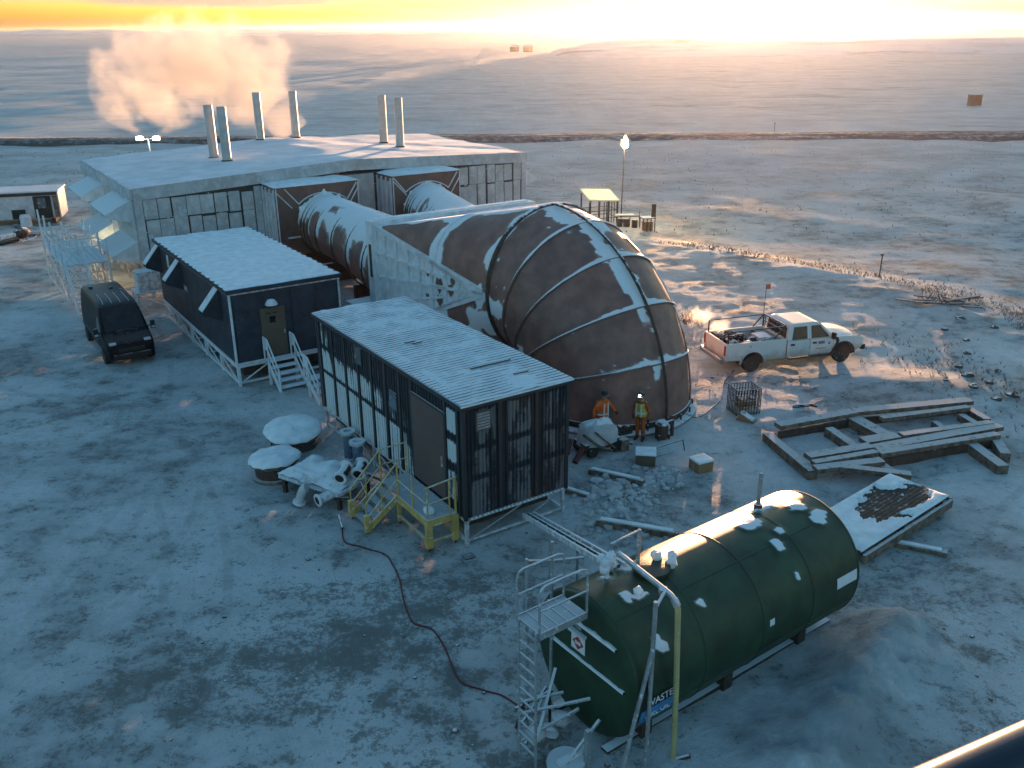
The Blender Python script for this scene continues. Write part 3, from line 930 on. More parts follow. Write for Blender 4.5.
# ------------------------------------------------------------------ the great elbow
def elbow():
    t = site('duct_elbow', 'huge brown segmented duct elbow turning down into the ground, snow on its seams', 'duct elbow', EC, EBb, 0)
    t.rotation_euler.z += .03
    def pt(th, ph, rr=ER):
        rad = EBR + rr * math.cos(ph)
        return Vector((rr * math.sin(ph), -rad * math.sin(th), EZ - EBR + rad * math.cos(th)))
    TH5 = [math.radians(18 * k) for k in range(6)]
    n, m = 120, 22
    for k in range(5):
        g = MB()
        def fn(i, j):
            ph = 2 * math.pi * i / n
            p = pt(TH5[k], ph).lerp(pt(TH5[k + 1], ph), j / m)
            nrm = (p - Vector((0, *pt((TH5[k] + TH5[k + 1]) / 2, 0, 0).yz))).normalized()
            x = ph if ph < math.pi else ph - 2 * math.pi       # 0 on the back of the bend, negative towards the camera
            lenj = (pt(TH5[k + 1], ph) - pt(TH5[k], ph)).length
            dn = (1 - j / m) * lenj                              # distance up from the lower seam
            upd = (j / m) * lenj
            nz = fbm(p.x * .9, p.y * .9, p.z * .9 + k)
            nz2 = fbm(p.x * 2.6, p.y * 2.6, p.z * 2.6)
            lie = sstep(-.15, .35, nrm.z)
            w = (.035 + .17 * math.exp(-(x / .5) ** 2) + .07 * nz) * (1 + .5 * nz2)
            w *= 1.0 if k < 4 else .0
            sn = sstep(.06, -.04, dn - w) * lie
            # drifted beside the spine rib
            ds = abs(x + .07) * ER
            wr = (.16 + .36 * sstep(.5, .0, abs(x)) * max(0, .25 + nz) + .28 * max(0, nz) * (1 if x < 0 else .55)) * (1.1 if k in (0, 1, 2) else .6)
            sn = max(sn, sstep(.08, -.04, ds - wr - .22 * nz2) * sstep(-.1, .2, nrm.z + .2) * (1 if k < 3 else sstep(1.2, .0, upd)))
            # drift on the crown of the first two gores
            if k < 2:
                sn = max(sn, sstep(.94, .99, nrm.z + .10 * nz + .05 * nz2))
                sn = max(sn, sstep(.18, .06, upd + .2 * nz) * sstep(.45, .7, nrm.z) * .8 if k == 0 else 0)
            # patch of rime near the inner throat on the camera side
            dth = (p - Vector((-2.95, -.55, 3.6))).length
            sn = max(sn, sstep(.75, .35, dth + .5 * nz + .3 * nz2))
            dth = (p - Vector((-2.35, -1.9, 2.0))).length
            sn = max(sn, sstep(.7, .3, dth + .7 * nz + .4 * nz2))
            sn = max(sn, sstep(.40, .52, nz2 * .5 + nz * .3) * .7)
            return (p + nrm * .035 * sn, sn)
        g.grid(fn, n, m, True).build('gore', 'brown', t, 45)
    for k in range(6):
        g = MB()
        g.path([pt(TH5[k], 2 * math.pi * i / 64, ER + .03) for i in range(64)], .055 if k else .10, 6, closed=True)
        g.build('seam_ring', 'rust' if k in (0, 5) else 'brown_up', t, 60)
    rb_ = MB()
    rb_.path([pt(math.radians(2 + 88 * i / 40), 0.0, ER + .09) for i in range(41)], .06, 6)
    rb_.build('spine_rib', 'rust', t, 60)
    rb_ = MB()
    rb_.path([pt(math.radians(90 * i / 40), math.radians(40), ER + .02) for i in range(41)], .035, 6)
    rb_.build('side_rib', 'brown_up', t, 60)
    # two pale panels added to stand in for sun glints on the right shoulder
    for k, ph in ((0, 30), (1, 34)):
        g = MB()
        q0, q1 = math.radians(18 * k + 6), math.radians(18 * k + 13.5)
        g.grid(lambda i, j: (pt(TH5[k], math.radians(ph - 5 + 10 * i / 4), ER + .05).lerp(pt(TH5[k + 1], math.radians(ph - 5 + 10 * i / 4), ER + .05), .25 + .5 * j / 4), 0.), 4, 4)
        g.build('glint_panel', 'galv', t, 60)
    # skirt and collar at the ground
    cy = -EBR
    MB().lathe([(ER + .02, -.3), (ER + .02, EZ - EBR - .02)], (0, cy, 0), n=64).build('skirt', 'rust', t, 40)
    MB().lathe([(ER + .30, -.3), (ER + .30, .10), (ER + .06, .16)], (0, cy, 0), n=64).build('collar', 'concrete', t, 40)
    for i in range(24):
        f = 2 * math.pi * i / 24
        MB().tube((math.cos(f) * (ER + .12), cy + math.sin(f) * (ER + .12), .1), (math.cos(f) * (ER + .12), cy + math.sin(f) * (ER + .12), .36), .035, 6).build('bolt', 'rust', t)
elbow()

# ------------------------------------------------------------------ equipment modules
def corr_wall(p0, p1, z0, z1, pitch, depth, nrm, frost, nz=26):
    """vertical corrugated sheet from p0 to p1; frost(s metres, z, rib) -> 0..1"""
    p0, p1, nrm = Vector(p0), Vector(p1), Vector(nrm)
    L = (p1 - p0).length
    n = int(L / pitch)
    prof = ((0, 0), (.30, 0), (.42, 1), (.88, 1))
    st = []
    for k in range(n):
        for q, d in prof:
            st.append(((k + q) * L / n, d))
    st.append((L, 0))
    g = MB()
    def fn(i, j):
        s, d = st[i]
        z = z0 + (z1 - z0) * j / nz
        p = p0.lerp(p1, s / L) + nrm * depth * d
        return ((p.x, p.y, z), frost(s, z, d))
    g.grid(fn, len(st) - 1, nz)
    return g
def front_module():
    t = site('equipment_module', 'black ribbed equipment module with snowy roof and big taupe door, nearest the tank', 'module', 0, 0)
    w, l, z0, z1 = 3.5, 10.2, .88, 4.34
    studs = [.25, .95, 2.95, 3.75, 4.72, 5.72, 6.75, 7.8, 8.85, 10.0]
    def fleft(s, z, d):
        b = s
        for q in studs:
            if abs(b - q) < .09: return 0.
        h = (z - z0) / (z1 - z0)
        nz = fbm(b * 2.4, z * .35, 1.) * .9 + .3 * fbm(b * 9, z * 1.5, 4.)
        if .93 < b < 2.93: return 0.                         # door
        if b <= .93:                                       # strip right of the door
            top = .92
            k = 1. if (.08 < h < .36 or .43 < h < .62 or .70 < h < .90) else 0.
            return k * (.72 + .8 * nz) * (1. if b > .3 else 0)
        full = sstep(3.0, 4.2, b)
        k = 0.
        if h < .40: k = .50 + .45 * full + .5 * nz - (.3 if b < 3.9 and h > .3 else 0)
        elif .45 < h < .66: k = (.25 + .60 * sstep(4.2, 6.6, b)) + .8 * nz - .35 * sstep(.58, .66, h)
        elif h > .70: k = .18 + .9 * nz - .2 + (.25 if b > 8.9 else 0)
        if d < .5: k *= .42
        return max(0., min(1., k))
    def fend(s, z, d):
        h = (z - z0) / (z1 - z0)
        for q in (.06, 1.05, 1.28, 2.28, 2.5, 3.44):
            if abs(s - q) < .10: return 0.
        nz = fbm(s * 3.0 + 5, z * .4, 2.) + .3 * fbm(s * 9, z * 1.5, 4.)
        if h > .62 and .93 > h: return max(0, (.50 if d > .5 else .3) + .9 * nz)
        if .38 < h < .58: return max(0, .55 + .5 * nz - (.15 if d < .5 else 0))
        if h < .33: return max(0, .62 + .5 * nz - (.12 if d < .5 else 0))
        return 0.
    corr_wall((0, 0, 0), (0, l, 0), z0, z1, .175, -.035, (1, 0, 0), fleft).build('side_wall', 'navy', t)
    corr_wall((w, 0, 0), (w, l, 0), z0, z1, .175, .035, (1, 0, 0), lambda s, z, d: 0.).build('side_wall', 'navy', t)
    corr_wall((.05, 0, 0), (w - .05, 0, 0), z0 + .02, z1, .125, -.035, (0, 1, 0), fend).build('end_wall', 'navy_end', t)
    corr_wall((.05, l, 0), (w - .05, l, 0), z0 + .02, z1, .125, .035, (0, 1, 0), lambda s, z, d: .3 if d else 0.).build('end_wall', 'navy', t)
    # vertical studs and horizontal girts stay dark
    for q in studs:
        MB().box(-.065, -.037, q - .06, q + .06, z0, z1 - .04).build('stud', 'navy_plain', t)
    for x in (1.15, 2.4):
        MB().box(x - .06, x + .06, -.065, -.037, z0 + .03, z1 - .04).build('stud', 'navy_plain', t)
    for x, y in ((-.05, -.05), (w - .05, -.05), (-.05, l - .05), (w - .05, l - .05)):
        MB().box(x, x + .10, y, y + .10, z0 - .06, z1).build('corner_post', 'navy_plain', t)
    # roof: ribs across, snow between and over them
    g = MB()
    nr = 56
    st = []
    for k in range(nr):
        for q, d in ((0, 0), (.72, 0), (.78, 1), (.94, 1)):
            st.append(((k + q) / nr, d))
    st.append((1., 0))
    bare = [(2.1, 3.2, .8, 2.1), (5.6, 5.75, 1.2, 1.9), (5.2, 5.3, 1.2, 1.45), (.9, 1.1, 2.2, 2.6)]
    def rf(i, j):
        s, d = st[i]
        b = -.12 + (l + .24) * s
        a = -.12 + (w + .24) * j / 30
        nz = fbm(a * 1.1, b * 1.1, 6) + .4 * fbm(a * 5, b * 5, 2)
        sn = 1.0 if not d else .34 + .45 * nz
        ed = min(a + .12, w + .12 - a)
        if ed < .25 and d: sn -= .3
        if (b > 7.2 or a < .5) and d: sn += .10
        sn = max(0, min(1, sn))
        return ((a, b, z1 + .035 + .03 * d + .025 * sn * (1 + nz)), sn)
    g.grid(rf, len(st) - 1, 30).build('roof', 'ribroof', t, 30)
    for q in ((2.05, 2.12, 1.5, 2.9), (5.25, 5.33, 1.0, 1.35), (5.05, 5.11, 1.15, 1.5), (.95, 1.02, 2.3, 2.8)):
        MB().box(q[2], q[3], q[0], q[1], z1 + .10, z1 + .135).build('bare_strip', 'navy_plain', t)
    MB().box(-.14, -.05, -.14, l + .14, z1 - .10, z1 + .03).box(w + .05, w + .14, -.14, l + .14, z1 - .10, z1 + .03).box(-.05, w + .05, -.14, -.05, z1 - .10, z1 + .03).box(-.05, w + .05, l + .05, l + .14, z1 - .10, z1 + .03).build('roof_edge', 'navy_plain', t)
    MB().box(-.145, w + .14, -.15, -.142, z1 - .005, z1 + .05).build('edge_snow', 'snow', t)
    # door, windows
    d = MB().box(-.085, -.037, .97, 2.9, 1.06, 3.74).build('door', 'door_grey', t, bevel=.01)
    MB().box(-.12, -.086, 1.08, 1.14, 2.1, 2.4).build('handle', 'galv', d)
    MB().box(-.075, -.036, .88, .965, 1.0, 3.82).box(-.075, -.036, 2.905, 2.99, 1.0, 3.82).box(-.075, -.036, .965, 2.905, 3.745, 3.82).build('frame', 'navy_plain', d)
    for q in (6.64, 4.18):
        zc = 3.82 if q > 5 else 3.08
        wd = MB().box(-.06, -.037, q - .26, q + .26, zc - .30, zc + .30).build('window', 'navy_plain', t)
        MB().box(-.067, -.061, q - .23, q + .23, zc - .27, zc + .27).build('pane', 'glass', wd)
    wd = MB().box(.36, .84, -.075, -.037, 3.50, 4.08).build('vent_window', 'door_grey', t)
    for k in range(6):
        MB().box(.40, .80, -.088, -.076, 3.55 + k * .085, 3.60 + k * .085).build('slat', 'galv', wd)
    # skid frame
    fr = MB()
    for a in (.06, w - .06):
        fr.beam((a, 0, .80), (a, l, .80), .12, .12)
        fr.beam((a, 0, .12), (a, l, .12), .08, .08)
    for k in range(6):
        b = .07 + k * (l - .14) / 5
        fr.beam((.12, b, .80), (w - .12, b, .80), .10, .10)
        fr.beam((.12, b, .12), (w - .12, b, .12), .06, .06)
    fr.build('skid_frame', 'frost_grey', t)
    for k in range(6):
        b = .07 + k * (l - .14) / 5
        for a in (.06, w - .06):
            MB().box(a - .05, a + .05, b - .05, b + .05, -.15, .74).build('leg', 'frost_grey', t)
    MB().tube((.15, .03, .16), (1.9, .03, .74), .02, 6).tube((1.9, .03, .16), (3.3, .03, .74), .02, 6).build('brace', 'galv', t)
    for k in range(5):
        b = .07 + k * (l - .14) / 5
        MB().tube((.03, b + .05, .16), (.03, b + 1.9, .74), .022, 6).build('brace', 'frost_grey', t)
    MB().box(.3, w - .3, .5, l - .3, .3, .735).build('underside_tank', 'rust', t)
    bz = MB()
    for k in range(24):
        x = .12 + k * (w - .2) / 24
        bz.lump((x + .05, -.06, z0 - .02), .045, k, (1, 1, .6), 6)
    tag(bz.build('snow_beads', 'snow', t, 60), None, kind='stuff')
front_module()

M['door_brown'] = mat('brown frosted door', (.115, .090, .062), .6, .0, var=.12, vscale=2, frost=.06, fscale=12)
def rear_module():
    t = site('control_module', 'dark blue grey control module with flat snowy roof and three white hoods, beside the van', 'module', -1.4, 15.95)
    w, l, z0, z1 = 4.7, 11.75, 1.02, 4.06
    # cladding sheets one by one on a core
    MB().box(.03, w - .03, .03, l - .03, z0 + .01, z1 - .01).build('core', 'black', t)
    xs = [0, .12, 1.35, 2.55, 3.62, 4.62, w]
    for x0, x1 in zip(xs, xs[1:]):
        MB().box(x0 + .012, x1 - .012, -.0, .029, z0, z1 - .02).build('cladding_sheet', 'teal', t)
    for k in range(10):
        y0 = .03 + k * (l - .06) / 10
        MB().box(0, .029, y0 + .008, y0 + (l - .06) / 10 - .008, z0, z1 - .02).build('cladding_sheet', 'teal', t)
        MB().box(w - .029, w, y0 + .008, y0 + (l - .06) / 10 - .008, z0, z1 - .02).build('cladding_sheet', 'teal', t)
    MB().box(-.03, .05, -.035, .05, z0 - .02, z1 - .05).build('corner_trim', 'frost_white', t)
    MB().box(w - .05, w + .03, -.035, .05, z0 - .02, z1 - .05).build('corner_trim', 'frost_grey', t)
    MB().box(-.03, w + .03, -.05, -.004, z0 - .07, z0 - .002).box(-.05, -.004, -.004, l, z0 - .07, z0 - .002).build('base_trim', 'frost_white', t)
    MB().box(-.03, w + .03, -.06, -.004, z1 - .16, z1 - .10).box(-.06, -.004, -.004, l, z1 - .16, z1 - .10).build('rail_trim', 'frost_grey', t)
    MB().box(-.12, w + .12, -.12, l + .12, z1 - .09, z1 + .07).build('roof_slab', 'teal', t)
    def rf(i, j):
        x, y = -.11 + (w + .22) * i / 30, -.11 + (l + .22) * j / 60
        return ((x, y, z1 + .10 + .018 * math.sin(y * 2 * math.pi / .62) + .02 * fbm(x * .8, y * .8, 4) - (.035 if i in (0, 30) or j in (0, 60) else 0)), 0.)
    MB().grid(rf, 30, 60).build('roof_snow', 'snow', t, 60)
    # door with lamp above
    d = MB().box(1.18, 2.22, -.055, -.004, 1.08, 3.16).build('door', 'door_brown', t, bevel=.01)
    MB().box(1.55, 1.80, -.066, -.056, 2.52, 2.78).build('pane', 'darkglass', d)
    MB().box(1.40, 1.62, -.064, -.056, 2.90, 2.96).box(1.70, 1.92, -.064, -.056, 2.90, 2.96).build('plate', 'black_print', d)
    MB().box(2.10, 2.16, -.11, -.056, 2.0, 2.14).build('handle', 'galv', d)
    lm = MB()
    lm.lathe([(.02, .24), (.15, .20), (.24, .08), (.26, 0)], (1.66, -.14, 3.30), n=16)
    lamp = lm.build('lamp_dome', 'frost_white', t, 60)
    MB().box(1.50, 1.92, -.22, -.05, 3.20, 3.32).build('lamp_body', 'black', lamp)
    # hoods on the long side
    for y in (1.25, 7.15, 10.95):
        o = hood_fn(t, 'hood', -.0, y, y + .52, 4.0, .78, .92, 'frost_white', .05, cheek='teal')
    s = MB().box(-.012, -.003, 6.5, 7.0, 2.55, 2.85).build('number_plate', 'teal', t)
    for q in (6.52, 6.72, 6.92):
        MB().box(-.018, -.013, q, q + .04, 2.56, 2.84).build('print', 'frost_white', s)
    MB().box(-.018, -.013, 6.56, 6.92, 2.68, 2.72).build('print', 'frost_white', s)
    MB().box(-.025, -.003, 9.4, 9.7, 3.1, 3.7).build('small_plate', 'frost_white', t)
    # skid
    fr = MB()
    for x in (.07, w - .07):
        fr.beam((x, 0, .86), (x, l, .86), .14, .14)
        fr.beam((x, 0, .14), (x, l, .14), .10, .10)
    for k in range(6):
        y = .08 + k * (l - .16) / 5
        fr.beam((.14, y, .86), (w - .14, y, .86), .12, .12)
        fr.beam((.12, y, .14), (w - .12, y, .14), .08, .08)
    fr.build('skid_frame', 'frost_white', t)
    for k in range(6):
        y = .08 + k * (l - .16) / 5
        for x in (.07, w - .07):
            MB().box(x - .06, x + .06, y - .06, y + .06, -.15, .79).build('leg', 'frost_white', t)
        if k < 5:
            MB().tube((.03, y + .1, .2), (.03, y + 2.2, .78), .03, 6).build('brace', 'frost_white', t)
    MB().tube((.2, .02, .2), (1.3, .02, .78), .03, 6).build('brace', 'frost_white', t)
    MB().box(.4, w - .4, .5, l - .5, .25, .79).build('underside', 'rust', t)
rear_module()

# ------------------------------------------------------------------ stairs
def stair_rail(pts_fn, posts, m, parent, r=.028):
    pass
def yellow_stair():
    t = site('stair_platform', 'yellow steel stair platform at the taupe door of the black module', 'stairs', 0, 0)
    z = .98
    x0, x1, y0, y1 = -1.02, -.10, .35, 3.35
    dk = MB().box(x0, x1, y0, y1, z - .05, z).build('deck', 'grate', t)
    MB().box(x0 - .05, x0 - .004, y0 - .05, 2.15, z - .2, z + .02).box(x0 - .004, x1, y0 - .05, y0 - .004, z - .2, z + .02).build('edge_beam', 'yellow', t)
    for x, y, w_ in ((x0 + .02, y0 + .02, .09), (x1 - .05, y0 + .02, .09), (x0 + .02, 2.2, .06), (x1 - .05, y1 - .05, .05), (x0 + .02, y1 - .05, .05)):
        MB().box(x - w_, x + w_, y - w_ * .8, y + w_ * .8, .10, z - .06).build('leg', 'yellow', t)
        MB().tube((x, y, -.1), (x, y, .10), .03, 8).build('foot', 'black', t)
    fr = MB()
    fr.beam((x0 + .02, y0 + .1, .28), (x0 + .02, 2.2, .28), .06).beam((x0 + .1, y0, .28), (x1 - .1, y0, .28), .06).beam((x1 - .05, y0 + .1, .28), (x1 - .05, y1, .28), .05)
    fr.build('lower_frame', 'yellow', t)
    # flight going down away from the wall
    xs = -2.05
    for k in range(4):
        s = (k + .6) / 4.3
        x = x0 - (x0 - xs) * s
        MB().box(x - .13, x + .11, 2.26, 3.24, z * (1 - s) - .03, z * (1 - s) + .01).build('tread', 'grate', t)
    for y in (2.2, 3.3):
        MB().beam((x0, y, z - .08), (xs - .02, y, .12), .05, .18).build('stringer', 'yellow', t)
        MB().box(xs - .08, xs + .08, y - .07, y + .07, .08, .62).build('leg', 'yellow', t)
        MB().tube((xs, y, -.1), (xs, y, .08), .03, 8).build('foot', 'black', t)
        rl = MB()
        rl.tube((x0, y, z + 1.02), (xs, y, .98), .026, 8).tube((x0, y, z + .5), (xs, y, .5), .02, 8)
        for q in (0., .5, 1.):
            xx = x0 + (xs - x0) * q
            zz = z + (0 - z) * q
            rl.tube((xx, y, zz + .05), (xx, y, zz + (1.02 if q < 1 else .98)), .024, 8)
        rl.build('handrail', 'yellow', t, 60)
    rl = MB()
    for y in (y0, 1.25, 2.15):
        rl.tube((x0, y, z), (x0, y, z + 1.02), .026, 8)
    rl.tube((x0, .45, z + .5), (x0, 2.2, z + .5), .02, 8)
    rl.build('handrail', 'yellow', t, 60)
    rl = MB()
    rl.tube((x0, y0, z + 1.02), (x1 - .02, y0, z + 1.1), .026, 8).tube((x0, y0, z + .5), (x1 - .02, y0, z + .55), .02, 8)
    rl.tube((x1 - .02, y0, z - .5), (x1 - .02, y0, z + 1.1), .04, 8).tube((x1 - .22, y0, z), (x1 - .22, y0, z + 1.06), .024, 8)
    rl.build('handrail', 'yellow', t, 60)
    rl = MB()
    rl.tube((x0, y1, z), (x0, y1, z + 1.02), .024, 8).tube((x1 - .02, y1, z), (x1 - .02, y1, z + 1.02), .024, 8).tube((x0, y1, z + 1.02), (x1 - .02, y1, z + 1.02), .024, 8).tube((x0, y1, z + .5), (x1 - .02, y1, z + .5), .02, 8)
    rl.build('handrail', 'yellow', t, 60)
    MB().box(x0 + .1, x0 + .35, y0 + .2, y0 + .5, z + .004, z + .2).build('deck_snow', 'snow', t, bevel=.06)
yellow_stair()

def white_stair(name, label, a, b, n, w, rise, run, rot=0.):
    """frosted flight: top at local y = 0, going down towards -y"""
    t = site(name, label, 'stairs', a, b, 0, None, rot)
    H_ = n * rise
    MB().box(0, w, -.55, -.06, H_ - .05, H_).build('landing', 'frost_white', t)
    for k in range(1, n):
        MB().box(.04, w - .04, -.55 - k * run, -.55 - (k - 1) * run + .05, H_ - k * rise - .05, H_ - k * rise).build('tread', 'frost_white', t)
    for x in (0., w):
        MB().beam((x, -.50, H_ - .10), (x, -.55 - (n - .4) * run, .05), .05, .2).build('stringer', 'frost_white', t)
        MB().box(x - .05, x + .05, -.6, -.5, -.1, H_ - .05).build('leg', 'frost_white', t)
        r_ = MB()
        top = H_ + .95
        yb = -.55 - (n - .5) * run
        r_.tube((x, -.1, top), (x, -.55, top), .035, 8).tube((x, -.55, top), (x, yb, 1.0), .035, 8)
        r_.tube((x, -.1, H_ + .5), (x, -.55, H_ + .5), .03, 8).tube((x, -.55, H_ + .5), (x, yb, .55), .03, 8)
        r_.tube((x, -.1, H_), (x, -.1, top), .035, 8).tube((x, -.55, H_), (x, -.55, top), .035, 8).tube((x, yb, 0), (x, yb, 1.0), .04, 8)
        r_.build('handrail', 'frost_white', t, 60)
        MB().box(x - .015, x + .015, -.5, -.15, H_ + .45, H_ + .9).build('rail_plate', 'frost_white', t)
    return t
white_stair('entry_stair', 'white rimed steel stair at the brown door of the dark control module', -.25, 15.9, 5, 1.15, .21, .26)
white_stair('entry_stair', 'small white rimed stair tucked between the two dark modules', .55, 13.6, 4, .8, .2, .28)
t = thing('snow_shed', None, None, W(-.75, 15.1), TH) if False else None

# scaffold stair tower by the hoods
def scaffold():
    t = site('scaffold_tower', 'white rimed scaffold with stair tower in front of the hooded wall, behind the van', 'scaffold', 0, 0)
    xs, ys = (-5.2, -4.1, -2.95), (32.2, 34.4, 36.6, 38.8)
    for x in xs:
        for y in ys:
            top = 4.3 if x < -4.5 else 3.5
            MB().tube((x, y, -.2), (x, y, top), .055, 6).build('post', 'frost_white', t, 60)
    for zz in (.35, 1.3, 2.3, 3.2):
        for x in xs:
            MB().tube((x, ys[0], zz), (x, ys[-1], zz), .035, 6).build('ledger', 'frost_white', t, 60)
        for y in ys:
            MB().tube((xs[0], y, zz), (xs[-1], y, zz), .035, 6).build('ledger', 'frost_white', t, 60)
    for y in ys:
        for q in range(3):
            z0 = .35 + q
            MB().tube((xs[0], y, z0), (xs[1], y, z0 + .95), .028, 6).tube((xs[1], y, z0), (xs[0], y, z0 + .95), .028, 6).build('brace', 'frost_white', t, 60)
    for k in range(3):
        MB().tube((xs[0], ys[k], .35 + k * .9), (xs[0], ys[k + 1], 1.3 + k * .9), .03, 6).build('brace', 'frost_white', t, 60)
        MB().tube((xs[2], ys[k], .35), (xs[2], ys[k + 1], 2.3), .03, 6).build('brace', 'frost_white', t, 60)
    for k in range(8):
        MB().box(xs[0] + .02 + k * .28, xs[0] + .27 + k * .28, ys[0] - .1, ys[-1] + .1, 2.32, 2.37).build('deck_board', 'frost_white', t)
    for k in range(9):
        MB().box(xs[0] + .1, xs[1] - .1, 30.0 + k * .24, 30.2 + k * .24, .25 + k * .24, .29 + k * .24).build('tread', 'frost_white', t)
    for x in (xs[0] + .05, xs[1] - .05):
        MB().beam((x, 29.9, .1), (x, 32.2, 2.32), .05, .16).build('stringer', 'frost_white', t)
        MB().tube((x, 29.9, 1.1), (x, 32.2, 3.3), .03, 6).tube((x, 29.9, 0), (x, 29.9, 1.1), .03, 6).build('handrail', 'frost_white', t)
scaffold()
ws = site('work_stand', 'low rimed steel stand between the van and the hooded wall', 'stand', -2.3, 29.3)
for x in (0, 1.5):
    for y in (0, 1.1):
        MB().box(x - .05, x + .05, y - .05, y + .05, -.15, 1.0).build('leg', 'frost_grey', ws)
MB().box(-.1, 1.6, -.1, 1.2, 1.0, 1.07).build('top', 'frost_grey', ws)
MB().tube((0, 0, .1), (1.5, 0, .95), .03, 6).tube((1.5, 0, .1), (0, 0, .95), .03, 6).build('brace', 'frost_grey', ws)
MB().box(.1, 1.4, .1, 1.0, 1.074, 2.1).build('cabinet', 'frost_grey', ws, bevel=.02)

# ------------------------------------------------------------------ green tank
TKR, TKL, TKZ = 1.575, 7.18, 1.66
TKA = math.radians(36.2)
M['green_plain'] = mat('dark green weld', (.014, .034, .02), .5, .0, var=.2)
def tank():
    t = thing('fuel_tank', 'dark green horizontal cylindrical tank with snow scraps on top', 'tank', (1.43, 15.25, 0), TKA)
    n = 96
    # shell and heads share one continuous surface
    xs = [(0, 0.), (0, .5), (0, 1.0), (0, TKR - .10), (.03, TKR - .03), (.10, TKR)] + [(.10 + (TKL - .2) * k / 60, TKR) for k in range(1, 61)]
    def fn(i, j):
        f = 2 * math.pi * i / n                     # f = 0 at the crown, positive to the right (camera) side
        x, rr = xs[j]
        p = Vector((x, -rr * math.sin(f), TKZ + rr * math.cos(f)))
        g = f if f < math.pi else f - 2 * math.pi
        sn = 0.
        if rr == TKR:
            nz = fbm(x * .8, g * 1.6, 4.) + .45 * fbm(x * 3, g * 5, 1.)
            top = math.exp(-((g + .22) / .17) ** 2)
            sn = top * (.24 + .95 * nz + .30 * math.exp(-((x - .7) / .7) ** 2) + .12 * math.exp(-((x - 6.6) / .7) ** 2) + .15 * math.exp(-((x - 4.6) / .6) ** 2))
            for cx, cg, rx, rg in ((6.6, .42, .24, .10), (4.95, .52, .16, .09), (5.3, .35, .16, .1), (1.0, .35, .2, .05), (.72, .3, .12, .12), (2.15, .75, .1, .06), (.75, .92, .08, .16), (.95, .98, .07, .10),
                                   (4.9, .05, .35, .10), (6.3, .12, .3, .10), (5.0, 1.02, .07, .05)):
                sn = max(sn, .95 * sstep(1.25, .7, ((x - cx) / rx) ** 2 + ((g - cg) / rg) ** 2 + .9 * nz + .5 * fbm(x * 7, g * 9, 3.)))
        d = Vector((0, -math.sin(f), math.cos(f)))
        return (p + d * .055 * sstep(.4, .7, sn), sn)
    MB().grid(fn, n, len(xs) - 1, True).build('shell', 'green', t, 38)
    # far head: shallow dish
    pr = [(TKR, TKL - .10), (TKR - .03, TKL - .02), (TKR * .9, TKL + .10), (TKR * .7, TKL + .22), (TKR * .4, TKL + .30), (.05, TKL + .33)]
    MB().lathe([(r_, h) for r_, h in pr], (0, 0, TKZ), 'x', n).build('end_head', 'green', t, 50)
    for g in (.48, -.9, 1.9):
        MB().tube((.1, -TKR * math.sin(g) * 1.002, TKZ + TKR * math.cos(g) * 1.002), (TKL - .1, -TKR * math.sin(g) * 1.002, TKZ + TKR * math.cos(g) * 1.002), .014, 6).build('weld_seam', 'green_plain', t, 60)
    for x in (.11, 1.9, 3.7, 5.4, TKL - .1):
        MB().path([(x, -(TKR + .004) * math.sin(2 * math.pi * k / 64), TKZ + (TKR + .004) * math.cos(2 * math.pi * k / 64)) for k in range(64)], .010, 5, closed=True).build('weld_seam', 'green_plain', t, 60)
    # stiffener bars across the near head with snow lying on them
    for zz, h0, h1 in ((2.55, -.95, 1.05), (1.72, -1.22, 1.32)):
        MB().box(-.05, -.004, -h1 if False else -h1 + .1, -h0 if False else 1.15, zz - .03, zz).build('stiffener_bar', 'green_plain', t)
        g = MB()
        k0, k1 = -h1 + .1, 1.15
        m_ = 26
        def sf(i, j):
            y = k0 + (k1 - k0) * i / m_
            w_ = (.055 + .035 * fbm(y * 3, zz, 2)) * (1 if zz > 2 else .55)
            return ((-.055 if j in (0, 3) else -.002, y, zz + .003 + (w_ if j in (1, 2) else 0) - (.0 if j else .0)), 0.)
        g.grid(lambda i, j: (Vector((-.07 if j == 0 else (-.055 if j == 1 else -.004), k0 + (k1 - k0) * i / m_, zz + (0.003 if j == 0 else (.055 + .05 * fbm(i * .4, zz, 2)) * (1 if zz > 2 else .6)))), 0.), m_, 2).build('bar_snow', 'snow', t, 70)
    # placards on the head
    pl = MB().box(-.012, -.004, -.02, .40, 1.86, 2.26).build('placard', 'white_sign', t)
    MB().prism([(.19, 1.90), (.36, 2.06), (.19, 2.22), (.02, 2.06)], lambda y, z: (-.018, y, z), lambda y, z: (-.0125, y, z)).build('diamond', 'red_sign', pl)
    MB().box(-.022, -.0185, .10, .28, 2.02, 2.10).build('print', 'white_sign', pl)
    MB().box(-.10, -.004, -.06, .42, 2.30, 2.36).build('placard_ledge', 'frost_white', t)
    MB().box(-.012, -.004, .10, .30, 2.40, 2.55).build('data_plate', 'galv', t)
    # sign on the flank: set on the shell where it faces the camera
    g0 = 1.86
    def onshell(x, g, off=.012):
        return Vector((x, -(TKR + off) * math.sin(g), TKZ + (TKR + off) * math.cos(g)))
    s0 = MB()
    s0.grid(lambda i, j: (onshell(.12 + .95 * i / 8, 1.98 - .26 * j / 6), 0.), 8, 6)
    sg = s0.build('flank_sign', 'blue_sign', t, 60)
    s0 = MB()
    s0.grid(lambda i, j: (onshell(.12 + .95 * i / 8, 1.715 - .16 * j / 6), 0.), 8, 6)
    s1 = s0.build('flank_sign', 'black_print', t, 60)
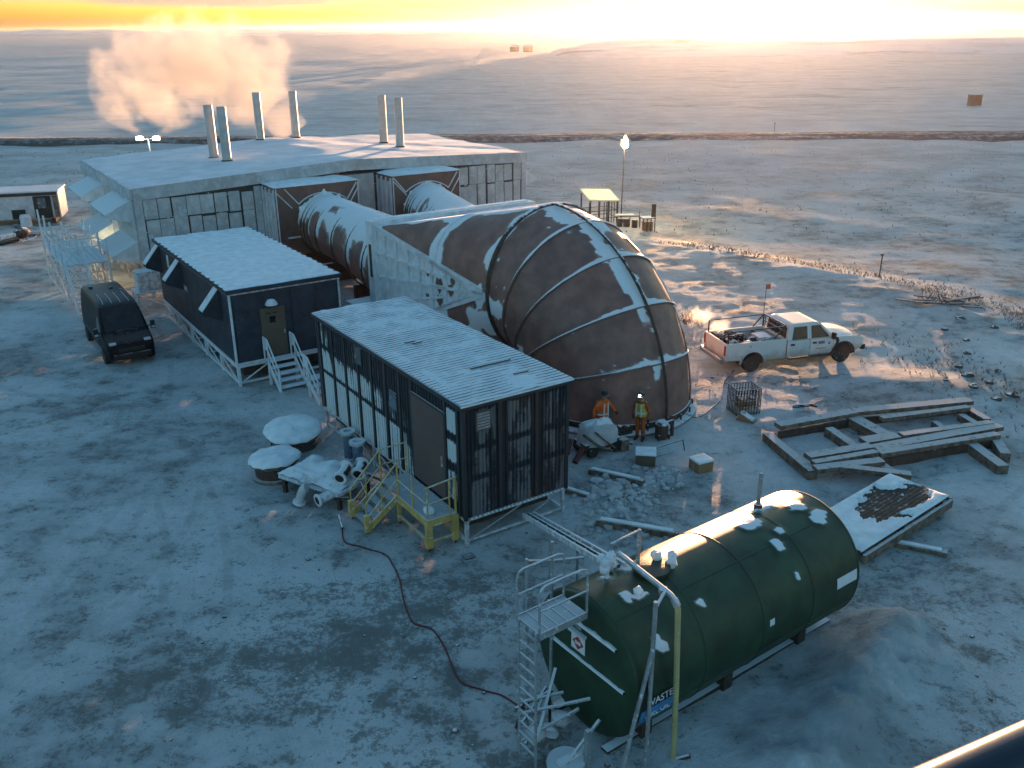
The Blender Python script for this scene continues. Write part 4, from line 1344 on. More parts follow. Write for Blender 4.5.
    for txt, sz, gg, par, off in (('WASTE', .22, 1.635, s1, .018), ('FUEL OIL', .17, 1.85, sg, .018)):
        p = onshell(.595, gg, off)
        lettering(txt, sz, 'lettering', 'white_sign', par, p, (math.pi / 2 - (gg - math.pi / 2) * -1 if False else math.pi - gg, 0, 0))
    s0 = MB()
    s0.grid(lambda i, j: (onshell(6.25 + .75 * i / 6, 1.52 - .17 * j / 4), 0.), 6, 4)
    s0.build('white_mark', 'white_sign', t, 60)
    s0 = MB()
    s0.grid(lambda i, j: (onshell(3.88 + .16 * i / 4, 1.50 - .10 * j / 4), 0.), 4, 4)
    s0.build('white_mark', 'white_sign', t, 60)
    # saddles, sled
    for x in (.9, 3.4, 6.0):
        MB().box(x - .14, x + .14, -1.0, 1.0, -.2, .50).build('saddle', 'rust', t)
    for y in (-.8, .8):
        MB().box(-.1, TKL + .1, y - .10, y + .10, -.15, .08).build('skid', 'rust', t)
    # vents and fittings on top
    MB().tube((5.62, .35, TKZ + TKR - .08), (5.60, .33, TKZ + TKR + .92), .05, 10).build('vent_pipe', 'galv', t, 60)
    MB().tube((5.62, .35, TKZ + TKR - .08), (5.62, .35, TKZ + TKR + .10), .10, 10).build('vent_flange', 'rust', t, 60)
    MB().lathe([(.36, 0), (.36, .08), (.40, .08), (.40, .13), (.05, .15)], (1.75, -.05, TKZ + TKR - .03), n=24).build('manhole', 'green_plain', t, 40)
    MB().tube((1.55, .15, TKZ + TKR), (1.55, .15, TKZ + TKR + .95), .04, 8).tube((1.55, .15, TKZ + TKR + .92), (.95, .35, TKZ + TKR + .72), .03, 8).build('vent_pipe', 'galv', t, 60)
    v = MB()
    for k in range(9):
        v.lump((.82 + R.uniform(-.12, .12), .30 + R.uniform(-.12, .12), TKZ + TKR + .45 + R.uniform(-.2, .28)), R.uniform(.06, .13), k, (1, 1, 1), 8, .5)
    v.tube((.82, .30, TKZ + TKR - .05), (.82, .30, TKZ + TKR + .5), .05, 8)
    v.build('rimed_valve', 'frost_white', t, 60)
    v = MB()
    for q, r_ in (((2.05, .1, .18), .13), ((2.2, -.2, .12), .12), ((2.3, -.1, .2), .10), ((1.0, -.45, .02), .10)):
        v.lump((q[0], q[1], TKZ + TKR - .02 + q[2]), r_, r_ * 50, (1.1, 1, 1), 8, .5)
    v.build('fitting_snow', 'snow', t, 60)
tank()

M['yellow_pale'] = mat('pale yellow pipe', (.40, .36, .17), .6, .0, var=.12, frost=.2, fscale=6, fmax=.6)
# fill pipe with its supports, right of the ladder
fp = thing('fill_pipe', 'pale yellow fill pipe arching from the ground onto the tank top', 'pipe', (3.20, 14.36, 0), 0)
bend = []
top = Vector((-.10, .05, 3.74))
end = Vector((-1.07, 1.55, 3.86))
dirn = (end - top).normalized()
for k in range(7):
    f = math.pi / 2 * k / 6
    bend.append(top + Vector((0, 0, -.28)) + (dirn * .28) * (1 - math.cos(f)) + Vector((0, 0, .28)) * math.sin(f))
MB().path([(0, 0, -.1), (-.04, .02, 1.8)] + bend[:4], .058, 12).build('riser', 'yellow_pale', fp, 60)
MB().path(bend[3:] + [end], .058, 12).build('arm', 'galv', fp, 60)
MB().path([bend[2], bend[3], bend[4]], .075, 12).build('coupling', 'galv', fp, 60)
MB().tube((-.60, -.24, -.1), (-.58, -.22, 3.92), .045, 8).tube((-.58, -.22, 3.78), (-.30, .35, 3.78), .035, 8).build('prop', 'galv', fp, 60)
MB().beam((-1.15, -.50, -.1), (-.60, -.30, 2.9), .10, .06).build('brace', 'galv', fp)
MB().box(-.42, -.26, .30, .46, 3.70, 3.80).build('bracket', 'galv', fp)
MB().tube((-.02, 0, -.05), (.32, -.05, .12), .05, 8).build('foot', 'rust', fp)

# ladder and landing at the near end of the tank
def ladder():
    t = thing('ladder_platform', 'galvanised ladder with railed landing at the near end of the green tank', 'ladder', (.42, 14.50, 0), TKA)
    # local x runs along the tank axis, y to its left; the landing reaches to the tank head
    zt = 3.22
    px0, px1, py0, py1 = -.18, .98, -.34, .36
    MB().box(px0, px1, py0, py1, zt - .05, zt).build('deck', 'grate', t)
    for k in range(5):
        x = px0 + (px1 - px0) * k / 5
        MB().box(x - .01, x + .012, py0, py1, zt + .001, zt + .014).build('grating_bar', 'galv', t)
    MB().box(px0, px1, py0 - .03, py0 - .002, zt - .12, zt + .03).box(px0, px1, py1 + .002, py1 + .03, zt - .12, zt + .03).build('edge_beam', 'galv', t)
    for y in (-.26, .28):
        MB().beam((px0 - .02, y, -.1), (px0 - .02, y, zt), .06, .03, (1, 0, 0)).build('stile', 'galv', t)
    for k in range(11):
        MB().box(px0 - .04, px0, -.25, .27, .22 + k * .28, .25 + k * .28).build('rung', 'galv', t)
    for y in (py0, py1):
        r_ = MB()
        pts = [(px0, y, zt)] + [(px0, y, zt + .85), (px0 + .04, y, zt + .97), (px0 + .14, y, zt + 1.02)] + [(px1 - .14, y, zt + 1.02), (px1 - .04, y, zt + .97), (px1, y, zt + .85)] + [(px1, y, zt)]
        r_.path(pts, .026, 8)
        r_.tube((px0, y, zt + .5), (px1, y, zt + .5), .02, 8)
        r_.build('guard_rail', 'galv', t, 60)
    for x, y in ((.35, .75), (1.15, .95)):
        MB().tube((x, y, -.1), (x, y, zt + .9), .035, 8).build('post', 'galv', t, 60)
    MB().tube((.35, .75, zt + .85), (1.15, .95, zt + .45), .03, 8).tube((1.15, .95, zt + .45), (1.7, .6, zt + .5), .03, 8).build('link_rail', 'galv', t, 60)
    # crossed braces low down
    for p, q in (((px0, .27, .95), (1.0, -.5, 1.25)), ((px0, -.25, .6), (.95, .55, 1.35)), ((.2, -.75, .25), (.9, -.9, 1.05)), ((px0, .3, .2), (.7, -.5, 1.15)), ((.0, .6, .9), (.8, .1, 1.1))):
        MB().beam(p, q, .06, .04).build('brace', 'galv', t)
    MB().box(.55, .65, -.95, -.85, -.1, .95).build('post', 'galv', t)
    MB().box(.0, .7, -.8, -.68, .30, .38).build('crossbar', 'frost_white', t)
ladder()
cr = thing('cable_reel_stand', 'tangled rimed frame and hose bundle at the foot of the tank ladder', 'frame', (.55, 15.05, 0), .4)
for p, q in (((-.5, .2, .7), (.4, .3, .8)), ((-.45, .0, .45), (.35, .5, .75)), ((-.4, .4, 0), (-.3, .2, .8)), ((.3, .2, 0), (.35, .35, .85)), ((-.4, -.1, .0), (.3, .5, .6))):
    MB().beam(p, q, .05, .05).build('strut', 'rust', cr)
b_ = MB()
for k in range(5):
    b_.lump((R.uniform(-.4, .4), R.uniform(-.4, .3), R.uniform(.1, .5)), R.uniform(.14, .24), k, (1, 1, .6), 8, .5)
b_.build('bundle', 'tarp', cr, 60)
dl = thing('round_cover', 'round pale drum cover lying on the snow by the ladder foot', 'cover', (1.02, 14.18, .0), 0)
MB().lathe([(.38, .0), (.40, .10), (.38, .16), (.30, .14), (.05, .15)], n=28).build('lid', 'tarp', dl, 50)
MB().lathe([(.06, .151), (.06, .20), (.02, .22)], n=10).build('bung', 'galv', dl, 50)

# pipe run from under the module to the tank
pr_ = thing('pipe_run', 'pair of steel rails carrying pipes from the black module to the tank', 'pipe rack', (.45, 22.9, 0), 0)
P0, P1 = Vector((.0, .0, .80)), Vector((1.75, -6.6, 3.28))
sd = (P1 - P0).normalized().cross(Vector((0, 0, 1))).normalized()
for k, o_ in enumerate((-.16, .16)):
    MB().beam(P0 + sd * o_, P1 + sd * o_, .06, .12).build('rail', 'frost_grey', pr_)
MB().tube(P0 + Vector((0, 0, .02)), P1 + Vector((0, 0, .02)), .04, 8).build('pipe', 'rust', pr_, 60)
for k in range(9):
    p = P0.lerp(P1, (k + .5) / 9)
    MB().beam(p - sd * .16, p + sd * .16, .05, .04).build('rung', 'frost_grey', pr_)
for s in (.30, .62, .86):
    p = P0.lerp(P1, s)
    MB().box(p.x - .03, p.x + .03, p.y - .03, p.y + .03, -.15, p.z - .08).build('post', 'galv', pr_)

# ------------------------------------------------------------------ vehicles
def wheel(parent, x, y, r, w, side, rim='rim'):
    """axle along local y"""
    g = MB()
    g.lathe([(r * .62, -w / 2), (r * .94, -w / 2), (r, -w / 2 + .03), (r, w / 2 - .03), (r * .94, w / 2), (r * .62, w / 2)], (x, y, r), 'y', 28)
    o = g.build('wheel', 'tyre', parent, 35)
    s = side
    prof = [(r * .61, w / 2 * s * .98), (r * .56, w / 2 * s * .80), (r * .30, w / 2 * s * .70), (r * .26, w / 2 * s * .98), (r * .05, w / 2 * s * 1.0)]
    MB().lathe(prof, (x, y, r), 'y', 24).build('rim', rim, o, 35)
    return o
def arch(cx, cz, r, a0, a1, n=9):
    return [(cx + r * math.cos(math.radians(a0 + (a1 - a0) * k / n)), cz + r * math.sin(math.radians(a0 + (a1 - a0) * k / n))) for k in range(n + 1)]

def pickup():
    t = thing('pickup_truck', 'white crew cab pickup truck with loaded bed, parked right of the elbow', 'pickup truck', (9.95, 37.28, .0), math.radians(15.1))
    # local x forward from the rear axle, y left; right side (-y) faces the camera
    WB, HW, wr = 4.37, 1.0, .40
    sill, belt = .52, 1.22
    zr = .40
    def side(y0, y1, name, poly, m='white'):
        return MB().prism(poly, lambda x, z: (x, y0, z), lambda x, z: (x, y1, z)).build(name, m, t, bevel=.015)
    cab0, cab1, hood1 = 1.62, 3.88, 5.28
    for s in (-1, 1):
        ya, yb = s * HW, s * (HW - .07)
        # bed side
        poly = [(-1.28, .62), (-.62, .58)] + arch(0, zr, .55, 160, 20) + [(.60, sill), (1.57, sill), (1.57, 1.36), (-1.28, 1.36)]
        side(ya, yb, 'bed_side', poly)
        # rear and front doors
        d = side(ya, yb, 'door', [(cab0, sill), (2.70, sill), (2.70, belt), (cab0, belt)])
        MB().box(1.78, 1.96, ya - .03 * (s < 0), ya + .03 * (s > 0), 1.02, 1.10).build('handle', 'black', d)
        d = side(ya, yb, 'door', [(2.72, sill), (3.84, sill), (3.84, belt), (2.72, belt)])
        MB().box(2.84, 3.02, ya - .03 * (s < 0), ya + .03 * (s > 0), 1.02, 1.10).build('handle', 'black', d)
        if s < 0:
            MB().box(3.12, 3.42, ya - .012, ya - .002, .98, 1.10).build('badge', 'badge', d)
            MB().box(3.02, 3.50, ya - .012, ya - .002, .76, .79).build('stripe', 'badge', d)
            MB().box(3.60, 3.70, ya - .012, ya - .002, .93, 1.03).build('badge', 'blue_sign', d)
        # front wing
        poly = [(3.86, sill + .02)] + arch(WB, zr, .53, 172, 8) + [(5.25, .62), (5.32, .75), (5.32, 1.10), (5.0, 1.20), (3.86, belt + .02)]
        side(ya, yb, 'front_wing', poly)
        # black graphic sweeping up the wing, and arch flares
        if s < 0:
            MB().prism([(3.80, .56), (3.96, .52), (4.14, 1.05), (4.05, 1.22), (3.90, 1.22), (4.0, 1.0)], lambda x, z: (x, ya - .014, z), lambda x, z: (x, ya - .003, z)).build('wing_graphic', 'black', t)
        for cx in (0., WB):
            o_, i_ = arch(cx, zr, .60, 178, 2, 12), arch(cx, zr, .53, 178, 2, 12)
            MB().prism(o_ + i_[::-1], lambda x, z: (x, ya + s * .035, z), lambda x, z: (x, ya - s * .05, z)).build('arch_flare', 'black' if cx else 'white', t)
            MB().box(cx - .56, cx + .56, min(s * .93, s * .60), max(s * .93, s * .60), .35, 1.0).build('wheel_well', 'black', t)
            wheel(t, cx, s * .86, wr, .27, s)
        # side step
        MB().box(1.75, 3.75, min(s * 1.02, s * .86), max(s * 1.02, s * .86), .40, .46).build('side_step', 'black', t)
        # mirror
        m_ = MB().box(3.66, 3.80, min(s * 1.06, s * 1.26), max(s * 1.06, s * 1.26), 1.20, 1.50).build('mirror', 'black', t, bevel=.03)
        MB().beam((3.75, s * .98, 1.28), (3.75, s * 1.08, 1.32), .04).build('mirror_arm', 'black', m_)
        # lamps
        MB().box(5.22, 5.36, min(s * .66, s * .98), max(s * .66, s * .98), .86, 1.08).build('headlight', 'headlamp', t, bevel=.03)
        MB().box(-1.30, -1.27, min(s * .86, s * .99), max(s * .86, s * .99), .85, 1.28).build('tail_light', 'redlamp', t)
    # greenhouse: a tapered loft, windows set in
    bot = [(1.62, -.97), (3.92, -.97), (3.92, .97), (1.62, .97)]
    def gh(x, zf, s):            # tumblehome
        return s * (.97 - .17 * zf)
    zc0, zc1 = belt, 1.93
    v = []
    g = MB()
    prof = [(1.62, 0.), (1.66, .55), (1.74, .93), (1.95, 1.0), (2.95, 1.0), (3.18, .94), (3.92, 0.)]
    n_ = len(prof)
    for s in (-1, 1):
        for x, h in prof:
            v.append((x, gh(x, h, s), zc0 + (zc1 - zc0) * h))
    f = [tuple(range(n_)), tuple(range(n_, 2 * n_))[::-1]]
    for k in range(n_):
        f.append((k, (k + 1) % n_, n_ + (k + 1) % n_, n_ + k))
    g.add(v, f)
    cab = g.build('cab', 'white', t, bevel=.05)
    def win(poly, s, name='window'):
        q = [(x, s * (.97 - .17 * h) + s * .012, zc0 + (zc1 - zc0) * h) for x, h in poly]
        q2 = [(x, y - s * .03, z) for x, y, z in q]
        k = len(q)
        MB().add(q + q2, [tuple(range(k)), tuple(range(k, 2 * k))[::-1]] + [(i, (i + 1) % k, k + (i + 1) % k, k + i) for i in range(k)]).build(name, 'truckglass', cab)
    for s in (-1, 1):
        win([(1.84, .06), (2.58, .06), (2.58, .80), (1.95, .80)], s)
        win([(2.78, .06), (3.66, .06), (3.20, .80), (2.78, .80)], s)
    def cross(x0, h0, x1, h1, w0, w1, off):
        q = []
        for (x, h, w_) in ((x0, h0, w0), (x1, h1, w1)):
            for s in (-1, 1):
                q.append(Vector((x, s * w_, zc0 + (zc1 - zc0) * h)))
        return q
    q = cross(3.86, .06, 3.27, .84, .86, .76, 0)
    nrm = Vector((.77, 0, .62)) * .02
    MB().add([p + nrm for p in q] + [p - nrm for p in q], [(0, 1, 3, 2), (6, 7, 5, 4), (0, 2, 6, 4), (1, 5, 7, 3), (0, 4, 5, 1), (2, 3, 7, 6)]).build('windscreen', 'truckglass', cab)
    q = cross(1.645, .15, 1.70, .75, .80, .74, 0)
    nrm = Vector((-1, 0, .05)) * .03
    MB().add([p + nrm for p in q] + [p - nrm for p in q], [(0, 1, 3, 2), (6, 7, 5, 4), (0, 2, 6, 4), (1, 5, 7, 3), (0, 4, 5, 1), (2, 3, 7, 6)]).build('rear_window', 'truckglass', cab)
    # hood, front, bed
    def hd(i, j):
        x = 3.80 + 1.50 * i / 10
        y = -.96 + 1.92 * j / 12
        e = 1 - abs(y / .96) ** 6
        return ((x, y, 1.21 + .055 * e + .03 * math.exp(-(y / .45) ** 2) - .16 * (i / 10) ** 3), 0.)
    MB().grid(hd, 10, 12).build('hood', 'white', t, 60)
    MB().box(3.9, 5.22, -.925, .925, .55, 1.18).build('engine_bay', 'black', t)
    MB().box(5.24, 5.34, -.64, .64, .78, 1.10).build('grille', 'black', t, bevel=.02)
    for k in range(3):
        MB().box(5.342, 5.36, -.60, .60, .82 + k * .09, .86 + k * .09).build('grille_bar', 'chrome', t)
    MB().box(5.30, 5.52, -.99, .99, .50, .74).build('front_bumper', 'black', t, bevel=.05)
    MB().box(-1.50, -1.29, -.97, .97, .52, .74).build('rear_bumper', 'chrome', t, bevel=.04)
    MB().box(-1.28, -1.20, -.925, .925, .62, 1.36).build('tailgate', 'white', t, bevel=.02)
    MB().box(-1.19, 1.56, -.925, .925, .66, .72).build('bed_floor', 'black', t)
    MB().box(1.50, 1.57, -.925, .925, .72, 1.36).build('bed_front', 'white', t)
    MB().box(1.62, 3.84, -.925, .925, .50, 1.215).build('cab_floor', 'black', t)
    # headache rack and bed rails
    rk = MB()
    for y in (-.9, .9):
        rk.tube((1.50, y, 1.36), (1.50, y, 1.92), .035, 8).tube((1.5, y, 1.92), (1.0, y, 1.38), .03, 8)
        rk.tube((1.50, y, 1.90), (-1.15, y, 1.86), .03, 8).tube((-1.15, y, 1.36), (-1.15, y, 1.86), .03, 8)
    rk.tube((1.5, -.9, 1.92), (1.5, .9, 1.92), .035, 8).tube((1.5, -.9, 1.65), (1.5, .9, 1.65), .025, 8)
    for k in range(6):
        rk.tube((1.5, -.75 + k * .3, 1.36), (1.5, -.75 + k * .3, 1.9), .018, 6)
    rk.build('rack', 'rust', t, 60)
    an = MB().tube((1.5, .93, 1.4), (1.52, .96, 3.25), .012, 6).build('whip_antenna', 'rust', t)
    MB().box(1.52, 1.72, .955, .965, 3.02, 3.24).build('flag', 'orange', an)
    return t
M['badge'] = mat('grey print', (.12, .13, .13), .5, .0)
M['truckglass'] = mat('tinted window', (.045, .035, .03), .10, .0, var=.3, bump=.0)
pickup()
cargo = [('toolbox', 'dark steel toolbox across the pickup bed behind the cab', 'toolbox', (1.18, 0, .72), [(-.28, .28, -.85, .85, 0, .52)], 'black'),
         ('crate', 'pale carton lying on the load in the pickup bed', 'carton', (.72, -.35, 1.24), [(-.3, .3, -.35, .35, 0, .14)], 'tarp')]
ct, st_ = math.cos(math.radians(15.1)), math.sin(math.radians(15.1))
def truck_pt(x, y, z): return (9.95 + x * ct - y * st_, 37.28 + x * st_ + y * ct, z)
for nm, lab, cat, p, bxs, m in cargo:
    o = thing(nm, lab, cat, truck_pt(*p), math.radians(15.1))
    for b in bxs:
        MB().box(*b).build('body', m, o, bevel=.02)
        MB().box(b[0] - .01, b[1] + .01, b[2] - .01, b[3] + .01, b[5] + .002, b[5] + .04).build('lid', m, o, bevel=.01)
lb = thing('scrap_load', 'tangle of rusty fittings and hoses filling the pickup bed', 'scrap load', truck_pt(.05, 0, .72), math.radians(15.1))
for k in range(26):
    x, y = R.uniform(-1.1, .75), R.uniform(-.75, .75)
    z = R.uniform(.1, .55)
    if k % 3 == 0:
        MB().lump((x, y, z), R.uniform(.14, .26), k, (1.2, 1, .8), 8, .6).build('fitting', R.choice(['rust', 'wood_dark', 'black', 'frost_grey']), lb, 60)
    else:
        q = (max(-1.1, min(.8, x + R.uniform(-.7, .7))), max(-.8, min(.8, y + R.uniform(-.5, .5))), R.uniform(.15, .75))
        MB().tube((x, y, z), q, R.uniform(.02, .06), 6).build('rod', R.choice(['rust', 'rust', 'frost_grey']), lb, 60)
MB().path([(-.6 + .32 * math.cos(k * .5), .1 + .32 * math.sin(k * .5), .58 + k * .006) for k in range(30)], .035, 6).build('hose_coil', 'rust', lb, 60)

def van():
    t = site('cargo_van', 'black high-roof cargo van parked nose forward beside the control module', 'van', -4.4, 21.15)
    # local -y is forward; nose at y = 0
    L_, HW = 5.85, 1.02
    # stations: y, z_bottom, z_top, half width at belt, half width at top
    st = [(.0, .42, .86, .80, .78), (.06, .34, 1.00, .93, .86), (.20, .30, 1.10, .99, .90), (.62, .30, 1.24, 1.02, .92), (.85, .30, 1.38, 1.02, .90), (1.25, .30, 1.86, 1.02, .87),
          (1.60, .30, 2.28, 1.02, .84), (1.85, .30, 2.42, 1.02, .84), (2.3, .30, 2.50, 1.02, .84), (3.4, .30, 2.52, 1.02, .85), (5.55, .30, 2.52, 1.02, .86), (5.78, .32, 2.46, 1.0, .85), (5.85, .40, 2.38, .97, .82)]
    def half(y, z):
        for s0, s1 in zip(st, st[1:]):
            if s0[0] <= y <= s1[0]:
                q = (y - s0[0]) / (s1[0] - s0[0])
                a = [u + (v_ - u) * q for u, v_ in zip(s0, s1)]
                break
        else:
            a = st[-1]
        k = max(0., min(1., (z - .9) / max(.2, 2.5 - .9)))
        return a
    n = 28
    def sec(a, k):
        y, z0, z1, wb, wt = a
        f = 2 * math.pi * k / n - math.pi / 2
        c, s = math.cos(f), math.sin(f)
        e = .22
        cx = math.copysign(abs(c) ** e, c)
        sz = math.copysign(abs(s) ** e, s)
        z = (z0 + z1) / 2 + sz * (z1 - z0) / 2
        w_ = wb + (wt - wb) * max(0., (z - 1.15) / 1.35)
        if z < .55: w_ *= .97
        return Vector((cx * w_, y, z))
    g = MB()
    sub = []
    for s0, s1 in zip(st, st[1:]):
        for q in (0., .5):
            sub.append([u + (v_ - u) * q for u, v_ in zip(s0, s1)])
    sub.append(list(st[-1]))
    g.grid(lambda i, j: (sec(sub[j], i), 0.), n, len(sub) - 1, True)
    k0 = len(g.v)
    g.f.append(tuple(range(n))[::-1])
    g.f.append(tuple((len(sub) - 1) * n + k for k in range(n)))
    body = g.build('body', 'van', t, 40)
    # windscreen, side windows: sheets just proud of the body
    ws_ = MB()
    def wsf(i, j):
        q = j / 6
        y = .90 + (1.72 - .90) * q
        zt = [1.43, 2.34]
        a = None
        for s0, s1 in zip(st, st[1:]):
            if s0[0] <= y <= s1[0]:
                u_ = (y - s0[0]) / (s1[0] - s0[0]); z = s0[2] + (s1[2] - s0[2]) * u_; wt = s0[4] + (s1[4] - s0[4]) * u_
        x = (-1 + 2 * i / 10) * (wt - .06)
        return ((x, y - .02, z + .012 - .05 * abs(x) ** 3), 0.)
    ws_.grid(wsf, 10, 6).build('windscreen', 'darkglass', t, 60)
    for s in (-1, 1):
        q = [(.95, 1.26), (1.95, 1.26), (1.95, 1.95), (1.62, 1.95)]
        def sp_(y, z, off):
            return (s * (1.02 + (.84 - 1.02) * max(0, (z - 1.15) / 1.35) + off), y, z)
        MB().prism(q, lambda y, z: sp_(y, z, .012), lambda y, z: sp_(y, z, -.02)).build('side_window', 'darkglass', t)
        MB().box(s * 1.0 if s < 0 else 1.0, s * 1.028 if s < 0 else 1.028, 2.1, 5.7, .72, .80).build('rub_strip', 'black', t) if s > 0 else MB().box(-1.028, -1.0, 2.1, 5.7, .72, .80).build('rub_strip', 'black', t)
        # mirror
        m_ = MB().box(min(s * 1.10, s * 1.30), max(s * 1.10, s * 1.30), .92, 1.05, 1.25, 1.66).build('mirror', 'black', t, bevel=.04)
        MB().beam((s * .96, 1.0, 1.40), (s * 1.12, .99, 1.45), .06).build('mirror_arm', 'black', m_)
        MB().box(min(s * 1.13, s * 1.27), max(s * 1.13, s * 1.27), .905, .918, 1.32, 1.40).build('turn_lamp', 'headlamp', m_)
        MB().box(min(s * .58, s * .88), max(s * .58, s * .88), .10, .28, 1.0, 1.14).build('headlight', 'headlamp', t, bevel=.04)
        for y in (.95, 4.85):
            MB().box(min(s * 1.0, s * .7), max(s * 1.0, s * .7), y - .44, y + .44, .32, .80).build('wheel_well', 'black', t)
            w_ = wheel(t, 0, 0, .36, .24, s)
            w_.rotation_euler.z = math.pi / 2 * -1
            w_.location = (s * .94, y, 0)
            w_.rotation_euler.z = math.radians(-90)
    MB().box(-.80, .80, -.06, .05, .36, .62).build('bumper', 'black', t, bevel=.05)
    MB().box(-.55, .55, -.015, .06, .70, .84).build('grille', 'black', t)
    # roof ribs with frost lines and a hanging cable
    for x in (-.55, -.2, .15, .5):
        MB().path([(x * 1.05, 1.86, 2.452), (x, 2.3, 2.525), (x, 3.4, 2.545)], .012, 5).build('roof_rib', 'frost_grey', t, 60)
    MB().path([(.55, 3.9, 2.56), (.85, 3.4, 2.50), (.90, 2.4, 2.45), (.90, 1.8, 2.3)], .012, 5).build('roof_cable', 'frost_grey', t, 60)
    MB().box(-.62, -.45, 4.8, 5.0, 2.52, 2.58).box(.15, .32, 4.2, 4.35, 2.53, 2.58).build('roof_vent', 'black', t, bevel=.02)
    MB().path([(.5, .78, 1.40), (.1, .86, 1.44), (-.4, .84, 1.43)], .012, 5).build('wiper', 'black', t)
van()

# ------------------------------------------------------------------ people
def person(label, loc, rotz, pose, jacket, legs, hat, extra):
    t = thing('person', label, 'person', loc, rotz)
    # one continuous skinned body; facing local -y
    J = dict(pel=(0, 0, .95), waist=(0, .0, 1.08), chest=(0, .0, 1.32), neck=(0, .0, 1.50), headb=(0, -.01, 1.58), head=(0, -.02, 1.70),
             lsh=(.20, .0, 1.43), rsh=(-.20, .0, 1.43), lhip=(.10, 0, .90), rhip=(-.10, 0, .90))
    J.update(pose)
    rad = dict(pel=(.17, .14), waist=(.165, .135), chest=(.19, .15), neck=(.07, .07), headb=(.075, .085), head=(.095, .11), lsh=(.085, .085), rsh=(.085, .085), lhip=(.105, .105), rhip=(.105, .105),
               lel=(.062, .062), rel=(.062, .062), lwr=(.045, .045), rwr=(.045, .045), lha=(.035, .045), rha=(.035, .045),
               lkn=(.085, .085), rkn=(.085, .085), lan=(.065, .065), ran=(.065, .065), lto=(.05, .045), rto=(.05, .045))
    E_ = [('pel', 'waist'), ('waist', 'chest'), ('chest', 'neck'), ('neck', 'headb'), ('headb', 'head'), ('chest', 'lsh'), ('lsh', 'lel'), ('lel', 'lwr'), ('lwr', 'lha'),
          ('chest', 'rsh'), ('rsh', 'rel'), ('rel', 'rwr'), ('rwr', 'rha'), ('pel', 'lhip'), ('lhip', 'lkn'), ('lkn', 'lan'), ('lan', 'lto'), ('pel', 'rhip'), ('rhip', 'rkn'), ('rkn', 'ran'), ('ran', 'rto')]
    names = list(J)
    verts = [J[k] for k in names]
    rr = [rad[k] for k in names]
    edges = [(names.index(a), names.index(b)) for a, b in E_]
    for s in ('l', 'r'):                       # five fingers rooted in the palm
        h = Vector(J[s + 'ha']); w_ = Vector(J[s + 'wr'])
        d = (h - w_).normalized()
        x = d.cross(Vector((0, 1, 0.3))).normalized()
        for k, (o_, ln) in enumerate(((-.03, .075), (-.01, .085), (.01, .08), (.03, .065))):
            p0 = h + x * o_ + d * .02
            p1 = p0 + d * ln * .55 + Vector((0, -.012, 0))
            p2 = p1 + d * ln * .4 + Vector((0, -.025, 0))
            i0 = len(verts)
            verts += [tuple(p0), tuple(p1), tuple(p2)]
            rr += [(.012, .012), (.011, .011), (.009, .009)]
            edges += [(names.index(s + 'ha'), i0), (i0, i0 + 1), (i0 + 1, i0 + 2)]
        p0 = h + x * -.035 - d * .03 + Vector((0, -.02, 0))
        p1 = p0 + d * .05 + x * -.03 + Vector((0, -.02, 0))
        i0 = len(verts)
        verts += [tuple(p0), tuple(p1)]
        rr += [(.014, .014), (.011, .011)]
        edges += [(names.index(s + 'wr'), i0), (i0, i0 + 1)]
    me = bpy.data.meshes.new('body')
    me.from_pydata(verts, edges, [])
    o = bpy.data.objects.new('body', me)
    C.objects.link(o)
    md = o.modifiers.new('skin', 'SKIN')
    md.use_smooth_shade = True
    for i, q in enumerate(me.skin_vertices[0].data):
        q.radius = rr[i]
        q.use_root = (i == names.index('pel'))
    sb_ = o.modifiers.new('sub', 'SUBSURF')
    sb_.levels = sb_.render_levels = 2
    dg = bpy.context.evaluated_depsgraph_get()
    m2 = bpy.data.meshes.new_from_object(o.evaluated_get(dg))
    bpy.data.objects.remove(o)
    m2.name = 'body'
    for m in (jacket, legs, 'skin', 'darkcloth'):
        m2.materials.append(M[m])
    for p in m2.polygons:
        p.use_smooth = True
        c = p.center
        if c.z > 1.53 and abs(c.x) < .16: p.material_index = 2
        elif min((c - Vector(J['lha'])).length, (c - Vector(J['rha'])).length) < .10: p.material_index = 3
        elif c.z < .22: p.material_index = 3
        elif c.z < .93 and min((c - Vector(J['lwr'])).length, (c - Vector(J['rwr'])).length) > .13 and abs(c.x) < .3: p.material_index = 1
        else: p.material_index = 0
    ob = bpy.data.objects.new('body', m2)
    C.objects.link(ob)
    ob.parent = t
    hd = Vector(J['head'])
    f = MB()
    f.lump(hd + Vector((0, -.115, -.01)), .022, 1, (.7, 1, 1.2), 8, .1)
    f.build('nose', 'skin', ob, 60)
    for s in (-1, 1):
        MB().lump(hd + Vector((s * .035, -.100, .03)), .013, 2, (1, .6, .7), 8, .1).build('eye', 'black_print', ob, 60)
        MB().lump(hd + Vector((s * .10, .0, .0)), .028, 3, (.4, .7, 1.2), 8, .1).build('ear', 'skin', ob, 60)
    MB().box(hd.x - .03, hd.x + .03, hd.y - .108, hd.y - .092, hd.z - .062, hd.z - .052).build('mouth', 'red_sign', ob)
    h = MB()
    h.lathe([(.150, .0), (.145, .015), (.125, .02), (.122, .06), (.10, .11), (.06, .145), (.015, .155)], (hd.x, hd.y, hd.z + .03), n=20)
    hat_o = h.build('hard_hat', hat, t, 50)
    MB().box(hd.x - .07, hd.x + .07, hd.y - .21, hd.y - .12, hd.z + .028, hd.z + .042).build('peak', hat, hat_o)
    if 'lamp' in extra:
        lp = MB().lathe([(.02, 0), (.026, .02), (.015, .035)], n=12)
        q = lp.build('headlamp', 'lamp_head', hat_o, 50)
        q.location = hd + Vector((0, -.135, .09))
        q.rotation_euler = (math.radians(60), 0, 0)
